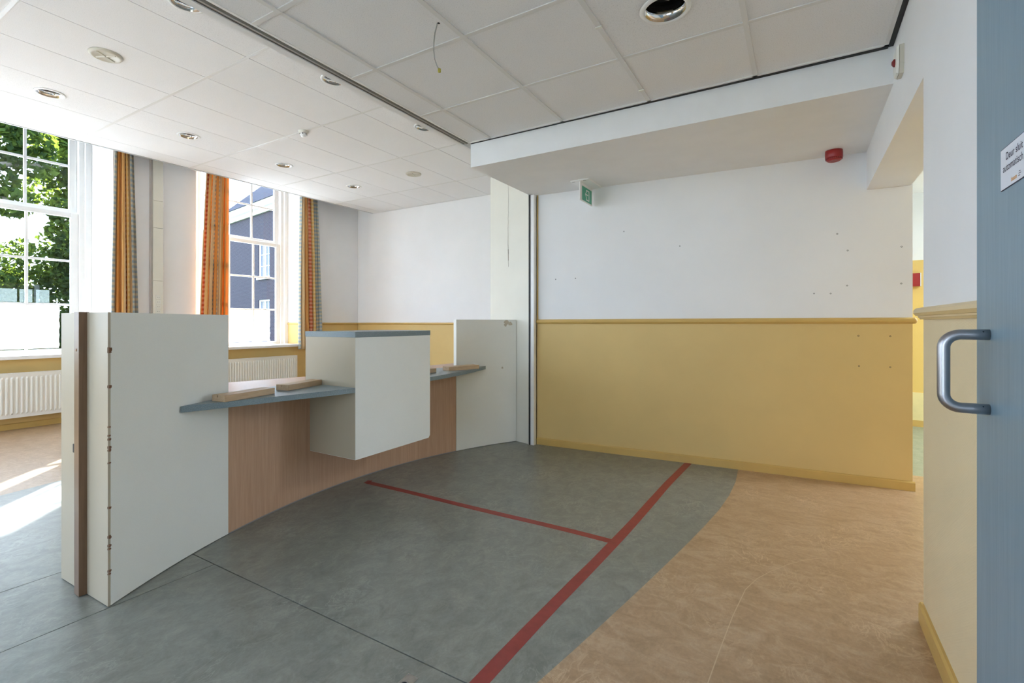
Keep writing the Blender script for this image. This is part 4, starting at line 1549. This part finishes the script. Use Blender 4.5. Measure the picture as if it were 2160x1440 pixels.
def corridor_lamp(x, y, watt, label):
    e = empty('ceiling_lamp', (x, y, 2.62))
    tag(e, label, 'lamp', 'corridor ceiling lamps')
    MB().box(-0.62, 0.62, -0.16, 0.16, -0.055, 0.0).build('housing', M_WHITE, e, bevel=0.004)
    MB().box(-0.60, 0.60, -0.14, 0.14, -0.062, -0.055).build('diffuser', M_DIFF, e)
    d = bpy.data.lights.new('lamp_light', 'AREA')
    d.shape = 'RECTANGLE'
    d.size, d.size_y = 1.18, 0.27
    d.energy = watt
    d.color = (0.82, 0.91, 1.0)
    lo = bpy.data.objects.new('lamp_light', d)
    COL.objects.link(lo)
    lo.parent = e
    lo.location = (0, 0, -0.068)
    return e


corridor_lamp(2.1, 4.78, 36, 'white fluorescent ceiling lamp in the corridor just behind the opening')

# ------------------------------------------------------------------ outside: ground, trees, brick wing
gr = MB().box(-90, 60, -70, 90, -0.8, -0.45).build('ground', M_GROUND)
struct(gr, 'lawn beyond the added pale strip')
struct(MB().box(-16.5, 14.0, -14.0, 12.0, -0.45, -0.43).build('bounce_paving', M_BOUNCE_PAVING), 'pale ground strip added around the building to bounce light indoors')  # added bright ground, sends daylight up through the windows


def foliage(mb, cx, cy_, cz, rx, ry, rz, n, size, rnd, shell=0.55):
    for _ in range(n):
        while True:
            u = Vector((rnd.uniform(-1, 1), rnd.uniform(-1, 1), rnd.uniform(-1, 1)))
            if 0.05 < u.length < 1:
                break
        u = u.normalized() * (shell + (1 - shell) * u.length)
        p = Vector((cx + u.x * rx, cy_ + u.y * ry, cz + u.z * rz))
        nv = Vector((rnd.gauss(0, 1), rnd.gauss(0, 1), rnd.gauss(0.5, 1))).normalized()
        a = nv.orthogonal().normalized()
        a.rotate(Matrix.Rotation(rnd.uniform(0, 6.28), 3, nv))
        b = nv.cross(a)
        s = size * rnd.uniform(0.6, 1.3)
        mb.v += [tuple(p - a * s), tuple(p - b * s * 0.55 + a * s * 0.1), tuple(p + a * s), tuple(p + b * s * 0.6 + a * s * 0.15)]
        k = len(mb.v) - 4
        mb.f.append((k, k + 1, k + 2, k + 3))
        mb.s.append(False)


def make_tree(name, base, clusters, branches, mat, leaf, seed, label, cat, group=None):
    rnd = random.Random(seed)
    e = empty(name, (base[0], base[1], -0.45))
    o = Vector((base[0], base[1], -0.45))
    tk = MB()
    for path, r0, r1 in branches:
        m = len(path)
        tk.tube([Vector(p) - o for p in path], [r0 + (r1 - r0) * i / (m - 1) for i in range(m)], 8)
    tk.build('trunk', M_BARK, e)
    fo = MB()
    for (x, y, z, rx, ry, rz, n) in clusters:
        foliage(fo, x - o.x, y - o.y, z - o.z, rx, ry, rz, n, leaf, rnd)
    f = fo.build('foliage', mat, e)
    f['kind'] = 'stuff'
    tag(e, label, cat, group)
    return e


rnd = random.Random(11)
# large plane tree whose crown fills the upper left of the first window
cl = []
for _ in range(46):
    y = rnd.uniform(-2.5, 5.6)
    z = rnd.uniform(4.4, 11.0)
    x = rnd.uniform(-21.5, -18.0)
    if 4.9 < y and z < 5.6:
        continue
    cl.append((x, y, z, rnd.uniform(0.6, 1.1), rnd.uniform(0.6, 1.15), rnd.uniform(0.35, 0.7), 230))
for y, z in ((4.4, 6.4), (4.8, 7.2), (4.3, 5.3), (4.6, 4.6), (5.0, 6.5), (5.4, 7.4), (4.5, 7.8), (5.1, 5.9), (4.1, 5.9)):
    cl.append((-19.6 + rnd.uniform(-.6, .6), y, z, 0.7, 0.55, 0.42, 330))
br = [([(-19.5, 1.8, -0.45), (-19.5, 1.9, 2.5), (-19.4, 2.2, 5.0), (-19.6, 2.6, 8.0)], 0.38, 0.12),
      ([(-19.4, 2.1, 4.4), (-19.4, 3.4, 5.3), (-19.5, 4.6, 5.75), (-19.6, 6.0, 6.1)], 0.15, 0.04),
      ([(-19.4, 2.2, 5.2), (-19.2, 3.2, 6.6), (-19.2, 4.4, 7.7)], 0.14, 0.04),
      ([(-19.45, 2.0, 3.4), (-19.6, 3.2, 4.5), (-19.6, 4.4, 4.8), (-19.5, 5.0, 4.6)], 0.12, 0.03)]
make_tree('plane_tree', (-19.5, 1.8), cl, br, M_LEAF, 0.115, 21, 'tall leafy tree with spreading branches filling the upper left window', 'tree', 'trees outside the left window')
cl = []
for _ in range(30):
    cl.append((rnd.uniform(-23.5, -21.5), rnd.uniform(6.15, 9.0), rnd.uniform(3.0, 9.5), rnd.uniform(0.5, 0.9), rnd.uniform(0.45, 0.8), rnd.uniform(0.35, 0.6), 220))
for y, z in ((6.35, 4.3), (6.3, 5.0), (6.55, 3.6), (6.5, 6.4), (6.6, 7.4), (6.25, 8.0)):
    cl.append((-21.5, y, z, 0.5, 0.38, 0.4, 260))
br = [([(-22.5, 8.0, -0.45), (-22.5, 8.0, 4.0), (-22.4, 7.8, 8.5)], 0.25, 0.06), ([(-22.5, 8.0, 3.0), (-22.0, 7.0, 5.0), (-21.7, 6.4, 6.6)], 0.09, 0.02)]
make_tree('linden_tree', (-22.5, 8.0), cl, br, M_LEAF, 0.115, 22, 'slimmer sunlit tree showing along the right edge of the left window', 'tree', 'trees outside the left window')
for (yy, zz_, h, sd_, lab) in ((5.1, 1.2, 3.3, 31, 'dark dense shrub low in the left pane of the left window'), (7.3, 1.2, 3.1, 32, 'dark dense shrub low in the right pane of the left window')):
    r2_ = random.Random(sd_)
    cl = [(-22.2 + r2_.uniform(-.5, .7), yy + r2_.uniform(-0.9, 0.9), r2_.uniform(-0.1, h), r2_.uniform(0.5, 0.8), r2_.uniform(0.5, 0.8), r2_.uniform(0.4, 0.65), 420) for _ in range(30)]
    br = [([(-22.2, yy, -0.45), (-22.2, yy + 0.1, h * 0.8)], 0.1, 0.03)]
    make_tree('shrub', (-22.2, yy), cl, br, M_LEAFD, 0.085, sd_, lab, 'shrub', 'shrubs below the trees')

# brick wing seen through the second window: local x runs along the facade to the left
bd = empty('brick_building', (-28.9, 18.7, -0.45))
bd.rotation_euler.z = math.atan2(0.163, -0.987)
tag(bd, 'brick wing with white cornice and dark hipped roof outside the window', 'building')
# after the rotation local +y points out of the back; facade normal is local +y negated -> build depth on -y
D = -7.0
s0, s1 = -4.5, 6.1
zg = 0.45
wins = [(-0.30, 1.34, 4.09, 6.34), (-0.30, 1.34, 0.6, 2.66)]
wl = MB()
wl.box(s0, wins[0][0], D, 0, 0, 8.25 + zg)
wl.box(wins[0][1], s1, D, 0, 0, 8.25 + zg)
zcur = 0.0
for a, b, z0, z1 in sorted(wins, key=lambda q: q[2]):
    wl.box(a, b, D, 0, zcur, z0 + zg)
    zcur = z1 + zg
    wl.box(a, b, D, -0.25, z0 + zg, z1 + zg)
wl.box(wins[0][0], wins[0][1], D, 0, zcur, 8.25 + zg)
wl.build('wall', M_BRICK, bd)
MB().box(s0, s1 + 0.12, -0.1, 0.12, 8.25 + zg, 8.55 + zg).box(s0, s1 + 0.35, -0.1, 0.35, 8.55 + zg, 8.94 + zg).box(s1 - .1, s1 + 0.35, D, 0.35, 8.55 + zg, 8.94 + zg).build('cornice', M_WHITE, bd)
rz = 8.94 + zg
rf = MB().add([(s0, 0.42, rz), (s1 + 0.42, 0.42, rz), (s1 + 0.42, D - 0.4, rz), (s0, D - 0.4, rz), (s0, D / 2, rz + 4.2), (s1 - 3.6, D / 2, rz + 4.2)],
              [(0, 1, 5, 4), (1, 2, 5), (2, 3, 4, 5), (0, 4, 3), (0, 3, 2, 1)])
rf.build('roof', M_ROOF, bd)
for a, b, z0, z1 in wins:
    z0 += zg; z1 += zg
    f = MB()
    f.box(a, a + 0.09, -0.18, -0.06, z0, z1).box(b - 0.09, b, -0.18, -0.06, z0, z1).box(a, b, -0.18, -0.06, z1 - 0.1, z1).box(a, b, -0.18, -0.06, z0, z0 + 0.09)
    f.box((a + b) / 2 - 0.06, (a + b) / 2 + 0.06, -0.17, -0.07, z0, z1)
    fo = f.build('window', M_WHITE, bd)
    for x0, x1 in ((a + 0.09, (a + b) / 2 - 0.06), ((a + b) / 2 + 0.06, b - 0.09)):
        MB().box(x0, x1, -0.15, -0.14, z0 + 0.09, z1 - 0.1).build('pane', M_DGLASS, fo)
        for k in (1, 2):
            z = z0 + (z1 - z0) * k / 3
            MB().box(x0, x1, -0.14, -0.11, z - 0.02, z + 0.02).build('glazing_bar', M_WHITE, fo)
        xm = (x0 + x1) / 2
        MB().box(xm - 0.015, xm + 0.015, -0.14, -0.115, z0 + 0.09, z1 - 0.1).build('glazing_bar', M_WHITE, fo)
    MB().box(a - 0.1, b + 0.1, -0.2, 0.10, z0 - 0.12, z0).build('sill', M_WHITE, bd)
